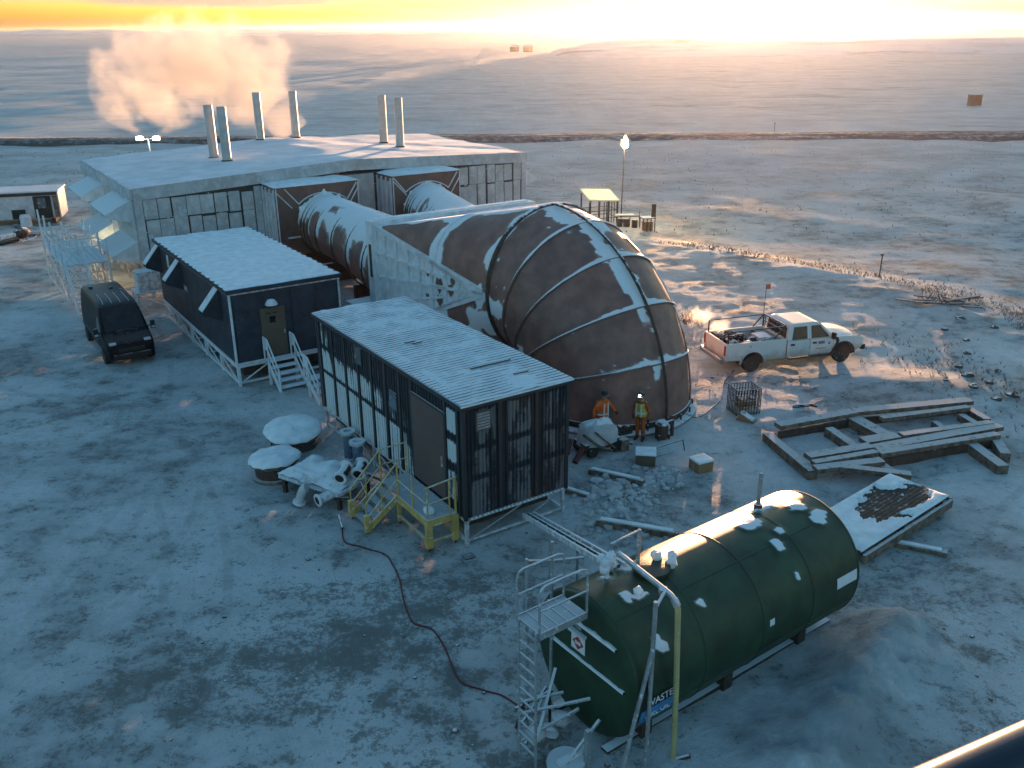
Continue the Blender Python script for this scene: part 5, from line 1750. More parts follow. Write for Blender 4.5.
    # reflective tape and vest as thin shells round the torso
    ch, wa = Vector(J['chest']), Vector(J['waist'])
    def band(z, h_, rx, ry, m, name, y=0.):
        g = MB()
        g.grid(lambda i, j: (Vector(((rx) * math.cos(2 * math.pi * i / 24), y + ry * math.sin(2 * math.pi * i / 24), z + h_ * j)), 0.), 24, 1, True)
        g.build(name, m, t, 60)
    band(1.10, .055, .205, .175, 'reflect', 'waist_tape')
    if 'vest' in extra:
        g = MB()
        def vf(i, j):
            f_ = 2 * math.pi * i / 28
            z = .98 + .50 * j / 8
            k = 1 + .06 * math.sin(j * .7)
            w_ = .20 + .025 * (j / 8) - (.06 * max(0, j / 8 - .8) * 5)
            return (Vector((w_ * k * math.cos(f_), (.165 + .01 * j / 8) * math.sin(f_), z)), 0.)
        g.grid(vf, 28, 8, True).build('vest', 'hivis', t, 60)
        for x in (-.10, .10):
            MB().beam((x, -.205, 1.0), (x * .9, -.19, 1.47), .05, .012, (0, 1, 0)).build('vest_tape', 'reflect', t)
            MB().beam((x, .205, 1.0), (x * .9, .19, 1.47), .05, .012, (0, 1, 0)).build('vest_tape', 'reflect', t)
        band(1.09, .06, .232, .205, 'reflect', 'vest_tape')
    else:
        g = MB()
        def jf(i, j):
            f_ = 2 * math.pi * i / 28
            z = .84 + .62 * j / 8
            w_ = .235 + .03 * math.sin(j * .5) - (.07 * max(0, j / 8 - .75) * 4)
            return (Vector((w_ * math.cos(f_), .185 * math.sin(f_) * (1 - .2 * max(0, j / 8 - .7) * 3), z)), 0.)
        g.grid(jf, 28, 8, True).build('coat', jacket, t, 60)
        band(1.0, .06, .262, .205, 'reflect', 'coat_tape')
        for x in (-.11, .11):
            MB().beam((x, .195, .90), (x * .8, .19, 1.44), .05, .012, (0, 1, 0)).build('coat_tape', 'reflect', t)
            MB().beam((x, -.195, .90), (x * .8, -.19, 1.44), .05, .012, (0, 1, 0)).build('coat_tape', 'reflect', t)
    return t
person('person in bright orange jacket with arms held out, behind the tarped heater', (3.2, 29.72, 0), math.radians(38),
       dict(head=(.02, -.07, 1.69), headb=(.01, -.04, 1.57), lel=(.38, -.08, 1.20), lwr=(.40, -.28, 1.04), lha=(.38, -.36, 1.0), rel=(-.40, .02, 1.21), rwr=(-.50, -.10, 1.0), rha=(-.52, -.15, .92),
            lkn=(.13, -.03, .50), lan=(.14, .02, .10), lto=(.16, -.15, .05), rkn=(-.13, -.02, .50), ran=(-.14, .02, .10), rto=(-.16, -.15, .05)),
       'orange', 'darkcloth', 'black', ())
person('person in rust orange coverall and lime vest with a lit headlamp, at the elbow foot', (4.55, 29.55, 0), math.radians(-35),
       dict(lel=(.31, .02, 1.18), lwr=(.33, -.05, .93), lha=(.33, -.08, .84), rel=(-.30, .04, 1.18), rwr=(-.24, -.14, .98), rha=(-.18, -.2, .94),
            lkn=(.12, -.04, .50), lan=(.12, .03, .10), lto=(.14, -.15, .05), rkn=(-.11, -.02, .50), ran=(-.12, .03, .10), rto=(-.16, -.15, .05)),
       'orange_dark', 'orange_dark', 'black', ('vest', 'lamp'))

# ------------------------------------------------------------------ timbers
def plank(parent, p, q, w, h, z, m='wood', name='timber'):
    p, q = Vector((*p, z)), Vector((*q, z))
    if name == 'timber':
        p += Vector((R.uniform(-.08, .08), R.uniform(-.06, .06), R.uniform(-.02, .02)))
        q += Vector((R.uniform(-.15, .15), R.uniform(-.08, .08), R.uniform(-.02, .03)))
    return MB().beam(p, q, w, h).build(name, m, parent, bevel=.012)
def timber_frame():
    c = (12.9, 28.8)
    t = thing('timber_raft', 'big grid of heavy weathered timbers dusted with snow, right of the yard', 'timber raft', (*c, 0), 0)
    L = lambda p: (p[0] - c[0], p[1] - c[1])
    z, h = .28, .34
    low = [((9.10, 29.45), (9.80, 26.35), .34), ((11.42, 29.85), (12.40, 25.95), .34), ((12.60, 30.85), (13.58, 28.10), .55),
           ((15.80, 28.50), (16.15, 26.75), .40), ((16.98, 29.05), (16.55, 27.5), .34), ((15.40, 30.35), (15.55, 29.6), .25), ((17.25, 31.55), (17.35, 30.4), .30), ((16.7, 31.0), (16.85, 29.8), .28)]
    for p, q, w in low:
        plank(t, L(p), L(q), w, h, z - .12)
    top = [((9.45, 29.85), (12.55, 30.85), .34), ((12.7, 30.98), (17.3, 31.85), .36), ((13.5, 30.42), (17.0, 31.25), .22),
           ((9.75, 27.25), (12.35, 27.98), .34), ((9.80, 26.78), (12.25, 27.45), .22), ((9.85, 26.40), (12.2, 26.98), .30),
           ((12.25, 27.85), (17.35, 29.62), .36), ((12.3, 27.42), (17.0, 28.98), .26), ((13.55, 28.88), (17.1, 29.95), .24),
           ((10.6, 26.55), (12.6, 25.85), .26), ((12.0, 28.45), (13.5, 28.9), .4)]
    for p, q, w in top:
        plank(t, L(p), L(q), w * 1.25, .16, z + .13 + R.uniform(-.03, .03))
    for p, q in (((9.5, 29.6), (12.5, 30.65)), ((12.3, 27.3), (16.9, 28.8)), ((12.8, 30.75), (17.2, 31.6))):
        plank(t, L(p), L(q), .08, .36, .12, 'wood_dark', 'kickboard')
timber_frame()
def timber_mat():
    c = (9.6, 22.9)
    P = [Vector((9.45, 21.31, 0)), Vector((13.21, 24.37, 0)), Vector((12.0, 25.9, 0)), Vector((8.5, 23.0, 0))]
    t = thing('timber_mat', 'snow covered timber mat with bare dark middle boards, leaning behind the tank end', 'timber mat', (*c, 0), 0)
    lo = Vector((*c, 0))
    n = 15
    for k in range(n):
        s0, s1 = (k + .04) / n, (k + .96) / n
        a, b = P[0].lerp(P[3], (s0 + s1) / 2), P[1].lerp(P[2], (s0 + s1) / 2)
        w = (P[3] - P[0]).length / n * .9
        MB().beam(a - lo + Vector((0, 0, .42)), b - lo + Vector((0, 0, .46)), w, .07).build('board', 'wood_dark', t, bevel=.008)
    for s in (.04, .5, .96):
        a, b = P[0].lerp(P[1], s), P[3].lerp(P[2], s)
        MB().beam(a - lo + Vector((0, 0, .24)), b - lo + Vector((0, 0, .24)), .22, .26).build('bearer', 'wood', t)
    MB().beam(P[0] - lo + Vector((.04, -.1, .28)), P[1] - lo + Vector((.04, -.1, .30)), .10, .26).build('edge_beam', 'wood', t)
    MB().beam(P[1] - lo + Vector((.1, .02, .28)), P[2] - lo + Vector((.1, .02, .30)), .10, .26).build('edge_beam', 'wood', t)
    # snow sheet lying over all but the middle boards
    g = MB()
    def fn(i, j):
        u, v = i / 50, j / 90
        p = P[0].lerp(P[1], u).lerp(P[3].lerp(P[2], u), v) - lo
        nz = fbm(p.x * 1.2, p.y * 1.2, 5)
        bare = sstep(1.15, .75, ((u - .62) / .30) ** 2 + ((v - .48) / .36) ** 2 + .9 * nz + .5 * fbm(p.x * 3.3, p.y * 3.3, 8.))
        e = min(u, 1 - u, v, 1 - v)
        hh = .085 * (1 - bare) * sstep(-.02, .06, e) - .15 * bare - .03 * (1 - sstep(-.02, .03, e))
        return (p + Vector((0, 0, .455 + .04 * u + hh + .015 * nz)), 0.)
    g.grid(fn, 50, 90).build('snow_sheet', 'snow', t, 60)
timber_mat()
lp_ = thing('loose_plank', 'single dark plank lying on the snow right of the tank', 'plank', (11.4, 22.15, .06), math.radians(-25))
MB().box(-.85, .75, -.12, .12, -.05, .07).build('board', 'wood', lp_, bevel=.01)
MB().box(-.7, .6, -.07, .08, .072, .11).build('snow_strip', 'snow', lp_, bevel=.015)

# ------------------------------------------------------------------ clutter left of the black module
def cable_reel(label, x, y, r, h, tilt, rz):
    t = thing('cable_reel', label, 'cable reel', (x, y, 0), rz, 'cable reels by the black module')
    t.rotation_euler.x = tilt
    MB().lathe([(r * .98, -.04), (r * .98, .05)], n=32).build('bottom_flange', 'wood', t, 40)
    MB().lathe([(r * .74, .05), (r * .76, h * .5), (r * .74, h - .05)], n=32).build('drum', 'wood_dark', t, 40)
    w = MB()
    for k in range(5):
        z = .09 + k * (h - .2) / 5
        w.path([((r * .79) * math.cos(2 * math.pi * i / 24), (r * .79) * math.sin(2 * math.pi * i / 24), z) for i in range(24)], .04, 6, closed=True)
    w.build('cable', 'rust', t, 60)
    MB().lathe([(r, h - .05), (r, h + .02)], n=36).build('top_flange', 'wood', t, 40)
    def sf(i, j):
        f = 2 * math.pi * i / 36
        q = (1.0, .99, .9, .6, .25, .01)[j]
        z = (.0, .07, .13, .17, .18, .18)[j]
        rr = r * 1.03 * q * (1 + .09 * fbm(math.cos(f) * 2, math.sin(f) * 2, x) + .03 * fbm(math.cos(f) * 7, math.sin(f) * 7, x))
        return ((rr * math.cos(f), rr * math.sin(f), h + .023 + z + .06 * fbm(rr * math.cos(f) * 2.5, rr * math.sin(f) * 2.5, 2)), 0.)
    MB().grid(sf, 36, 5, True).build('snow_cap', 'snow', t, 60)
cable_reel('larger snow capped cable reel, farther back by the black module', -7.75, 29.35, .98, .62, .10, .3)
cable_reel('smaller snow capped cable reel in front, left of the pipe skid', -7.85, 27.15, .82, .55, -.05, 1.)

def pipe_skid():
    t = thing('pipe_skid', 'snow covered skid of flanged pipe fittings on short legs by the yellow stair', 'pipe skid', (-5.95, 25.85, 0), math.radians(-32))
    L_, W_ = 2.5, 1.5
    for x in (-L_ / 2 + .1, L_ / 2 - .1):
        for y in (-W_ / 2 + .1, W_ / 2 - .1):
            MB().box(x - .06, x + .06, y - .06, y + .06, -.1, .55).build('leg', 'rust', t)
    fr = MB()
    for y in (-W_ / 2, W_ / 2):
        fr.beam((-L_ / 2, y, .58), (L_ / 2, y, .58), .10, .12)
    for x in (-L_ / 2, 0, L_ / 2):
        fr.beam((x, -W_ / 2, .58), (x, W_ / 2, .58), .10, .10)
    fr.build('frame', 'frost_grey', t)
    def tp(i, j):
        x, y = -L_ / 2 - .05 + (L_ + .0) * i / 26, -W_ / 2 - .04 + (W_ + .08) * j / 18
        e = min(i, 26 - i, j, 18 - j) / 4.
        return ((x, y, .66 + .20 * min(1., e) + .14 * fbm(x * 1.6, y * 1.6, 3) + .10 * math.exp(-((x - .2) / .5) ** 2 - ((y - .1) / .4) ** 2)), 0.)
    MB().grid(tp, 26, 18).build('tarp_snow', 'tarp', t, 60)
    def flanged(c, d, r, ln, mm='frost_grey'):
        d = Vector(d).normalized(); c = Vector(c)
        g = MB().tube(c, c + d * ln, r, 16, cap=True)
        o = g.build('pipe_spool', mm, t, 50)
        for q in (0., ln):
            MB().tube(c + d * (q - .03), c + d * (q + .03), r * 1.35, 18).build('flange', 'frost_white', o, 50)
        MB().tube(c - d * .034, c - d * .030, r * .85, 16).build('bore', 'black_print', o, 50)
    flanged((1.05, -.45, .98), (-.3, .9, .25), .17, .55, 'rust')
    flanged((1.30, .10, .95), (-.4, .9, .25), .17, .5, 'rust')
    flanged((.75, -1.15, .45), (.3, 1, .1), .15, .7)
    # bend hanging at the front corner
    pts = [(.1 - .05 * k, -.95 - .02 * k, .62 - .02 * k * k) for k in range(6)]
    e = MB().path(pts, .14, 14).build('pipe_bend', 'tarp', t, 50)
    MB().tube(pts[-1], (pts[-1][0] - .02, pts[-1][1] - .01, pts[-1][2] - .07), .2, 16).build('flange', 'frost_white', e, 50)
    MB().tube((1.25, .6, .7), (1.75, .8, .5), .05, 8).tube((1.3, .2, .6), (1.8, -.1, .35), .04, 8).tube((.9, -.6, .3), (1.6, -.7, .55), .04, 8).build('stub_pipe', 'rust', t, 60)
pipe_skid()
for lab, a, b in (('left of two upright flanged blue pipe stubs against the black module', -.42, 7.15), ('right of two upright flanged blue pipe stubs against the black module', -.50, 6.2)):
    t = site('pipe_stub', lab, 'pipe', a, b, 0, 'upright pipe stubs')
    MB().lathe([(.17, -.05), (.17, .98), (.13, .98), (.13, .6)], n=20).build('barrel', 'bluepipe', t, 40)
    MB().lathe([(.27, .96), (.27, 1.05), (.135, 1.052), (.135, .98)], n=24).build('flange', 'frost_grey', t, 40)
    MB().lathe([(.26, -.05), (.26, .06), (.17, .06)], n=24).build('base_flange', 'frost_grey', t, 40)
sw = thing('brush_clump', 'little heap of dark twigs poking through snow left of the cable reels', 'twigs', (-8.9, 30.6, 0), 0)
for k in range(14):
    a = R.uniform(0, 6.28); r_ = R.uniform(.05, .45)
    MB().tube((r_ * math.cos(a), r_ * math.sin(a), -.02), (r_ * math.cos(a) + R.uniform(-.3, .3), r_ * math.sin(a) + R.uniform(-.3, .3), R.uniform(.05, .16)), .012, 5).build('twig', 'wood_dark', sw)

def lie(pts, off=.03, n=6):
    """smooth a ground line and drape it"""
    out = []
    P = [Vector((x, y, 0)) for x, y in pts]
    for i in range(len(P) - 1):
        p0, p1, p2, p3 = P[max(0, i - 1)], P[i], P[i + 1], P[min(len(P) - 1, i + 2)]
        for k in range(n):
            t = k / n
            q = .5 * ((2 * p1) + (p2 - p0) * t + (2 * p0 - 5 * p1 + 4 * p2 - p3) * t * t + (3 * p1 - p0 - 3 * p2 + p3) * t ** 3)
            out.append((q.x, q.y, ground_z(q.x, q.y) + off))
    out.append((P[-1].x, P[-1].y, ground_z(P[-1].x, P[-1].y) + off))
    return out
h = thing('hose', 'dark red hose snaking over the snow from the stair towards the tank ladder', 'hose', (0, 0, 0), 0)
MB().path(lie([(-5.05, 23.5), (-4.85, 22.75), (-4.3, 22.45), (-3.6, 22.05), (-3.35, 21.6), (-3.05, 20.8), (-2.85, 19.9), (-2.55, 18.95), (-2.3, 18.75), (-2.0, 18.6), (-1.68, 18.0), (-1.45, 17.3), (-1.2, 16.7), (-.8, 16.5), (-.3, 16.3), (.1, 15.95), (.45, 15.75)], .02), .021, 8).build('line', 'hose', h, 60)
MB().tube((-5.05, 23.5, .05), (-5.22, 23.95, .22), .04, 8).build('nozzle', 'rust', h)
mk = thing('floor_hatch', 'small black hatch plate on the snow at the corner of the black module', 'plate', (-1.25, 22.0, ground_z(-1.25, 22.0)), .5)
MB().box(-.16, .16, -.14, .14, -.02, .03).build('plate', 'black', mk, bevel=.008)
MB().box(-.04, .04, -.02, .02, .031, .05).build('lug', 'rust', mk)

# ------------------------------------------------------------------ between module and elbow
def heater():
    t = thing('tarped_heater', 'portable heater under a pale snowy tarp beside the orange jacketed person', 'heater', (2.95, 28.75, 0), math.radians(30))
    g = MB()
    def fn(i, j):
        f = 2 * math.pi * i / 32
        q = j / 10
        r_ = (1.0, .99, .97, .95, .92, .88, .8, .66, .45, .22, .02)[j]
        z = (.38, .42, .5, .62, .76, .88, .98, 1.06, 1.12, 1.15, 1.16)[j]
        n_ = fbm(math.cos(f) * 1.7, math.sin(f) * 1.7, z * 2)
        c, s = math.cos(f), math.sin(f)
        c, s = math.copysign(abs(c) ** .7, c), math.copysign(abs(s) ** .7, s)
        return ((.78 * r_ * c * (1 + .12 * n_), .46 * r_ * s * (1 + .12 * n_), z + .07 * n_), 0.)
    g.grid(fn, 32, 10, True).build('tarp', 'tarp', t, 60)
    MB().box(-.75, .75, -.38, .38, .22, .5).build('chassis', 'rust', t, bevel=.03)
    for x in (-.5, .5):
        for s in (-1, 1):
            wheel(t, x, s * .44, .2, .12, s, 'rust')
    MB().beam((.7, -.1, .3), (1.2, -.45, .15), .07).build('drawbar', 'rust', t)
    MB().box(.62, .95, -.6, -.2, -.05, .45).build('battery_box', 'wood', t, bevel=.02)
    MB().tube((-.75, -.25, .4), (-1.3, -.55, .1), .10, 10).tube((-1.0, .2, .55), (-1.4, -.2, .3), .10, 10).build('air_hose', 'hose', t, 60)
    MB().path([(-.4, -.42, .95), (0, -.55, .55), (.35, -.56, .25)], .035, 6).path([(-.8, -.3, .9), (-.3, -.6, .45), (.2, -.62, .2)], .05, 6).build('strap', 'wood', t, 60)
heater()
def carton(name, label, x, y, rz, w, d, hh, m):
    t = thing(name, label, 'box', (x, y, ground_z(x, y) - .03), rz)
    MB().box(-w / 2, w / 2, -d / 2, d / 2, 0, hh).build('body', m, t, bevel=.015)
    MB().box(-w / 2 - .02, w / 2 + .02, -d / 2 - .02, d / 2 + .02, hh + .003, hh + .07).build('snow_cap', 'snow', t, bevel=.03)
    MB().box(-w / 2 - .006, w / 2 + .006, -.03, .03, .02, hh + .001).build('strap', 'galv', t)
carton('box', 'grey brown box with snow on top in front of the headlamp wearer', 4.50, 27.75, math.radians(-8), .66, .62, .42, 'door_brown')
carton('box', 'orange brown box with snow on top left of the timber frame', 6.28, 27.25, math.radians(25), .60, .55, .38, 'cardboard')
def debris(name, label, cat, x, y, items, rz=0.):
    t = thing(name, label, cat, (x, y, ground_z(x, y)), rz)
    for k, (p, q, r_, m) in enumerate(items):
        MB().tube(p, q, r_, 8).build('rod', m, t, 60)
    return t
debris('torn_branch', 'dark rusty scrap lying on the snow above the timber frame', 'scrap', 11.35, 32.5, [((-.45, 0, .05), (.4, .05, .08), .06, 'rust'), ((-.3, .1, .06), (.1, -.15, .1), .04, 'rust'), ((.1, .1, .05), (.45, -.05, .05), .05, 'rust'), ((-.5, -.05, .04), (-.25, -.12, .06), .04, 'rust')])
tm = [thing('snowy_timber', lab, 'timber', (x, y, ground_z(x, y)), rz) for lab, x, y, rz in (('long snowy timber lying right of the black module end', 3.35, 26.35, math.radians(-28)), ('short snowy timber at the foot of the black module end', 2.0, 25.35, math.radians(-35)), ('half buried timber lying between pipe rack and tank', 3.6, 23.1, math.radians(-20)))]
for o, (ln, w_) in zip(tm, ((1.9, .2), (1.2, .16), (2.4, .24))):
    MB().box(-ln / 2, ln / 2, -w_ / 2, w_ / 2, -.05, w_ * .7).build('beam', 'wood', o, bevel=.015)
    MB().box(-ln / 2 + .1, ln / 2 - .15, -w_ * .4, w_ * .35, w_ * .7 + .004, w_ * .7 + .05).build('snow_strip', 'snow', o, bevel=.02)
hw = debris('work_table_frame', 'thin bent steel rod frame on the snow right of the headlamp wearer', 'frame', 5.55, 28.6, [((-.9, -.05, .06), (.4, .25, .35), .02, 'rust'), ((.4, .25, .35), (.45, .1, .0), .02, 'rust'), ((-.8, -.5, .05), (.0, -.15, .06), .015, 'rust')])

M['rubble'] = mat('dirty broken snow', (.44, .46, .47), .85, .0, var=.3, vscale=1.5, bump=.6, bscale=9, spec=.2)
pm = thing('pump_unit', 'dark rusty pump and valve standing at the elbow foot right of the headlamp wearer', 'pump', (5.35, 29.75, ground_z(5.35, 29.75)), math.radians(20))
MB().lathe([(.22, -.05), (.24, .1), (.24, .55), (.16, .62)], n=18).build('body', 'rust', pm, 40)
MB().tube((0, 0, .5), (.45, .05, .55), .08, 10).tube((.45, .05, -.05), (.45, .05, .62), .07, 10).build('pipe', 'rust', pm, 50)
MB().lathe([(.16, .62), (.16, .66)], n=16).build('flange', 'frost_grey', pm, 40)
MB().path([(.45 + .12 * math.cos(k * .7), .05 + .12 * math.sin(k * .7), .70) for k in range(9)], .018, 6, closed=True).build('hand_wheel', 'hose', pm, 60)
for x, y in ((-.2, -.2), (.2, -.2), (0, .24)):
    MB().box(x - .03, x + .03, y - .03, y + .03, -.1, .2).build('leg', 'rust', pm)
kb = thing('parts_crate', 'low dark crate of fittings at the elbow foot between the two people', 'crate', (3.95, 29.95, ground_z(3.95, 29.95)), math.radians(25))
MB().box(-.32, .32, -.2, .2, .0, .06).build('floor', 'wood_dark', kb)
for y in (-.2, .2):
    for z in (.12, .28):
        MB().box(-.32, .32, y - .015, y + .015, z, z + .12).build('slat', 'wood_dark', kb)
for x in (-.32, .32):
    for z in (.12, .28):
        MB().box(x - .015, x + .015, -.183, .183, z, z + .12).build('slat', 'wood_dark', kb)
b_ = MB()
for k in range(6):
    b_.lump((R.uniform(-.22, .22), R.uniform(-.1, .1), R.uniform(.15, .38)), R.uniform(.07, .12), k + 70, (1, 1, .8), 8, .5)
b_.build('fittings', 'rust', kb, 60)
# rubble of broken snow blocks
rb2 = MB()
for k in range(420):
    u = R.random()
    x, y = 2.2 + R.gauss(.9, .75), 25.2 + R.gauss(-.5, 1.0)
    if k % 4 == 0: x, y = 4.6 + R.gauss(.3, .45), 26.6 + R.gauss(0, .35)
    if k % 7 == 0: x, y = 3.6 + R.gauss(0, .6), 22.9 + R.gauss(0, .35)
    a_ = (x + 1.33) * .835 + (y - 22.53) * .55
    b_ = -(x + 1.33) * .55 + (y - 22.53) * .835
    if -.2 < a_ < 3.7 and -.1 < b_ < 10.3: continue
    r_ = min(.22, abs(R.gauss(.02, .06)) + .025)
    rb2.lump((x, y, ground_z(x, y) + r_ * .2), r_, k, (R.uniform(.8, 1.3), R.uniform(.8, 1.3), R.uniform(.5, .95)), 6, .7)
o = rb2.build('snow_rubble', 'rubble', None, 35)
tag(o, 'heap of broken snow lumps at the right end of the black module', 'snow rubble', kind='stuff')

# wire crate and wedge near the truck
wc = thing('wire_crate', 'brown wire basket standing on the snow in front of the pickup', 'crate', (8.85, 32.1, ground_z(8.85, 32.1)), math.radians(14))
bars = MB()
for z in (.05, .3, .55, .8, 1.02):
    for s in (-1, 1):
        bars.beam((-.48, s * .4, z), (.48, s * .4, z), .025).beam((s * .48, -.4, z), (s * .48, .4, z), .025)
bars.build('rails', 'rust', wc)
for k in range(9):
    for s in (-1, 1):
        MB().box(-.48 + k * .12 - .012, -.48 + k * .12 + .012, s * .4 - .012, s * .4 + .012, .0, 1.03).build('bar', 'rust', wc)
for k in range(1, 7):
    for s in (-1, 1):
        MB().box(s * .48 - .012, s * .48 + .012, -.4 + k * .115 - .012, -.4 + k * .115 + .012, .0, 1.03).build('bar', 'rust', wc)
MB().box(-.46, .46, -.38, .38, .03, .09).build('floor', 'wood', wc)
b_ = MB()
for k in range(8):
    b_.lump((R.uniform(-.3, .3), R.uniform(-.22, .22), R.uniform(.2, .62)), R.uniform(.14, .22), k + 40, (1, 1, .8), 8, .5)
b_.build('contents', 'cardboard', wc, 60)
wg = thing('wheel_chock', 'orange brown wedge in front of the wire basket', 'wedge', (8.75, 31.2, ground_z(8.75, 31.2)), math.radians(-35))
MB().prism([(-.35, 0), (.35, 0), (.35, .08), (-.2, .34)], lambda x, z: (x, -.18, z), lambda x, z: (x, .18, z)).build('body', 'cardboard', wg, bevel=.02)
MB().box(.1, .3, -.2, .2, .1, .13).build('cleat', 'rust', wg)
for lab, x, y, rz, m in (('thin cable trailing from the elbow collar towards the pickup', 7.9, 34.3, .2, 'rust'),):
    t = thing('cable', lab, 'cable', (0, 0, 0), 0)
    MB().path(lie([(6.2, 31.6), (7.0, 31.5), (7.6, 32.2), (8.3, 33.4), (8.8, 35.2), (9.4, 36.3)], .02), .02, 6).build('line', m, t, 60)
    MB().tube((9.4, 36.3, .02), (9.5, 36.45, .05), .035, 6).build('plug', 'black', t)
br = thing('scrub_bush', 'brown leafless scrub left of the pickup, behind the elbow', 'bush', (8.6, 43.2, ground_z(8.6, 43.2)), 0)
for k in range(46):
    a = R.uniform(0, 6.28); r_ = R.uniform(0, .8)
    p = Vector((r_ * math.cos(a) * 1.3, r_ * math.sin(a), -.05))
    q = p + Vector((R.uniform(-.4, .4), R.uniform(-.4, .4), R.uniform(.3, .95)))
    MB().tube(p, q, .018, 5, .006).tube(p.lerp(q, .5), p.lerp(q, .5) + Vector((R.uniform(-.3, .3), R.uniform(-.3, .3), R.uniform(.1, .3))), .010, 4, .004).build('branch', 'grass', br)

# ------------------------------------------------------------------ right shoulder: posts, wood pile, rocks, dry plants
for lab, x, y, hh in (('thin marker post on the snowy shoulder right of the pickup', 21.65, 52.1, 1.3), ('far thin post beyond the road near the sun', 36., 128., 2.)):
    t = thing('marker_post', lab, 'post', (x, y, ground_z(x, y)), 0)
    MB().tube((0, 0, -.2), (.02, 0, hh), .035, 6).build('stake', 'rust', t)
    MB().box(-.09, .09, -.03, .03, hh, hh + .1).build('cap', 'wood', t)
wp = thing('wood_pile', 'heap of weathered boards and brush on the shoulder right of the pickup', 'wood pile', (22.3, 46.2, ground_z(22.3, 46.2)), math.radians(-20))
for k in range(12):
    p = Vector((R.uniform(-2.2, 1.4), R.uniform(-.6, .6), R.uniform(.05, .3)))
    a = R.gauss(0, .25)
    q = p + Vector((math.cos(a), math.sin(a), R.uniform(-.1, .12))) * R.uniform(.8, 1.9)
    MB().beam(p, q, R.uniform(.12, .24), .06).build('board', 'wood', wp)
for k in range(22):
    p = Vector((R.uniform(-.9, .7), R.uniform(-.4, .4), .1))
    MB().tube(p, p + Vector((R.uniform(-.5, .5), R.uniform(-.4, .4), R.uniform(.3, .75))), .022, 5, .008).build('branch', 'grass', wp)
rk_spots = [(18.9, 35.2, .28), (19.4, 34.4, .2), (18.4, 33.7, .24), (19.2, 36.6, .2), (20.4, 38.4, .26), (19.7, 33.1, .3), (18.8, 32.6, .2), (21.2, 40.2, .22), (20.6, 36.1, .18), (20.9, 41.8, .2), (17.6, 34.4, .16), (22.4, 43.4, .24), (23.4, 42.0, .2), (19.0, 27.5, .22), (20.3, 29.6, .25), (19.6, 28.9, .18)]
for k, (x, y, r_) in enumerate(rk_spots):
    r_ *= .72
    t = MB().lump((0, 0, r_ * .15), r_, k + 3, (R.uniform(.9, 1.5), R.uniform(.8, 1.1), .6), 10, .8).build('rock', 'rock', None, 35, loc=(x, y, ground_z(x, y)))
    tag(t, 'brown rock poking out of the snow on the right-hand bank', 'rock', 'rocks on the right-hand bank')
gr = MB()
for k in range(2600):
    y = R.uniform(14, 62)
    e = abs(R.gauss(0, 2.6)) - .3
    x = edge_x(y) + e + .6
    if k % 9 == 0:
        x = 18.8 + R.gauss(0, 1.3); y = 36.0 + R.gauss(0, 3.6)
    z = ground_z(x, y)
    for q in range(3):
        a = R.uniform(0, 6.28); hh = R.uniform(.06, .26)
        dx, dy = math.cos(a) * hh * .6, math.sin(a) * hh * .6
        w_ = .012
        n_ = len(gr.v)
        gr.add([(x - w_, y, z - .02), (x + w_, y, z - .02), (x + dx, y + dy, z + hh), (x, y + w_, z - .02)], [(0, 1, 2), (1, 3, 2), (3, 0, 2)])
for k in range(1500):
    y = R.uniform(66, 122); x = R.uniform(-75, 75)
    z = ground_z(x, y); hh = R.uniform(.06, .2)
    gr.add([(x - .05, y, z - .02), (x + .05, y, z - .02), (x + R.uniform(-.1, .1), y, z + hh), (x, y + .04, z - .02)], [(0, 1, 2), (1, 3, 2), (3, 0, 2)])
o = gr.build('dry_grass', 'grass')
tag(o, 'dry tundra grass sticking through the snow on the bank and plain', 'grass', kind='stuff')
# clods of dark gravel scattered on the yard
cl_ = MB()
for k in range(1500):
    x, y = R.uniform(-14, 17), R.uniform(11, 40)
    if R.random() > .1 + 2.0 * ground_dirt(x, y): continue
    r_ = min(.07, abs(R.gauss(.0, .02)) + .010)
    cl_.lump((x, y, ground_z(x, y) + r_ * .2), r_, k, (1.2, 1, .6), 5, .6)
o = cl_.build('gravel_clods', 'rock', None, 60)
tag(o, 'dark clods and ice crumbs scattered over the yard', 'gravel', kind='stuff')

# ------------------------------------------------------------------ beyond: lamp mast, shelter, cages
lm = thing('lamp_mast', 'thin mast with a glowing lamp standing behind the elbow', 'lamp mast', (8.75, 72.1, ground_z(8.75, 72.1)), 0)
MB().tube((0, 0, -.2), (.08, 0, 6.0), .05, 8, .035).build('mast', 'rust', lm, 60)
MB().box(-.25, .3, -.2, .2, -.1, .25).build('base', 'rust', lm)
hd_ = MB().box(-.22, .38, -.18, .14, 5.95, 6.4).build('lamp_head', 'rust', lm)
MB().lathe([(.03, -.05), (.18, .0), (.22, .1), (.20, .32), (.10, .58), (.03, .85)], (.1, -.25, 5.85), n=14).build('bulb', 'lamp_warm', hd_, 50)
sh = thing('canopy_shelter', 'open post shelter with pale yellow roof sheet beside the lamp mast', 'shelter', (7.0, 72.0, ground_z(7., 72.)), math.radians(20))
MB().add([(-1.3, -.9, 1.95), (1.3, -.9, 1.75), (1.3, .9, 2.35), (-1.3, .9, 2.55), (-1.3, -.9, 2.02), (1.3, -.9, 1.82), (1.3, .9, 2.42), (-1.3, .9, 2.62)], [(3, 2, 1, 0), (4, 5, 6, 7), (0, 1, 5, 4), (1, 2, 6, 5), (2, 3, 7, 6), (3, 0, 4, 7)]).build('roof', 'canvas', sh)
for x in (-1.2, -.4, .4, 1.2):
    for y in (-.8, .8):
        MB().box(x - .05, x + .05, y - .05, y + .05, -.2, 1.8 + (.5 if y > 0 else 0)).build('post', 'rust', sh)
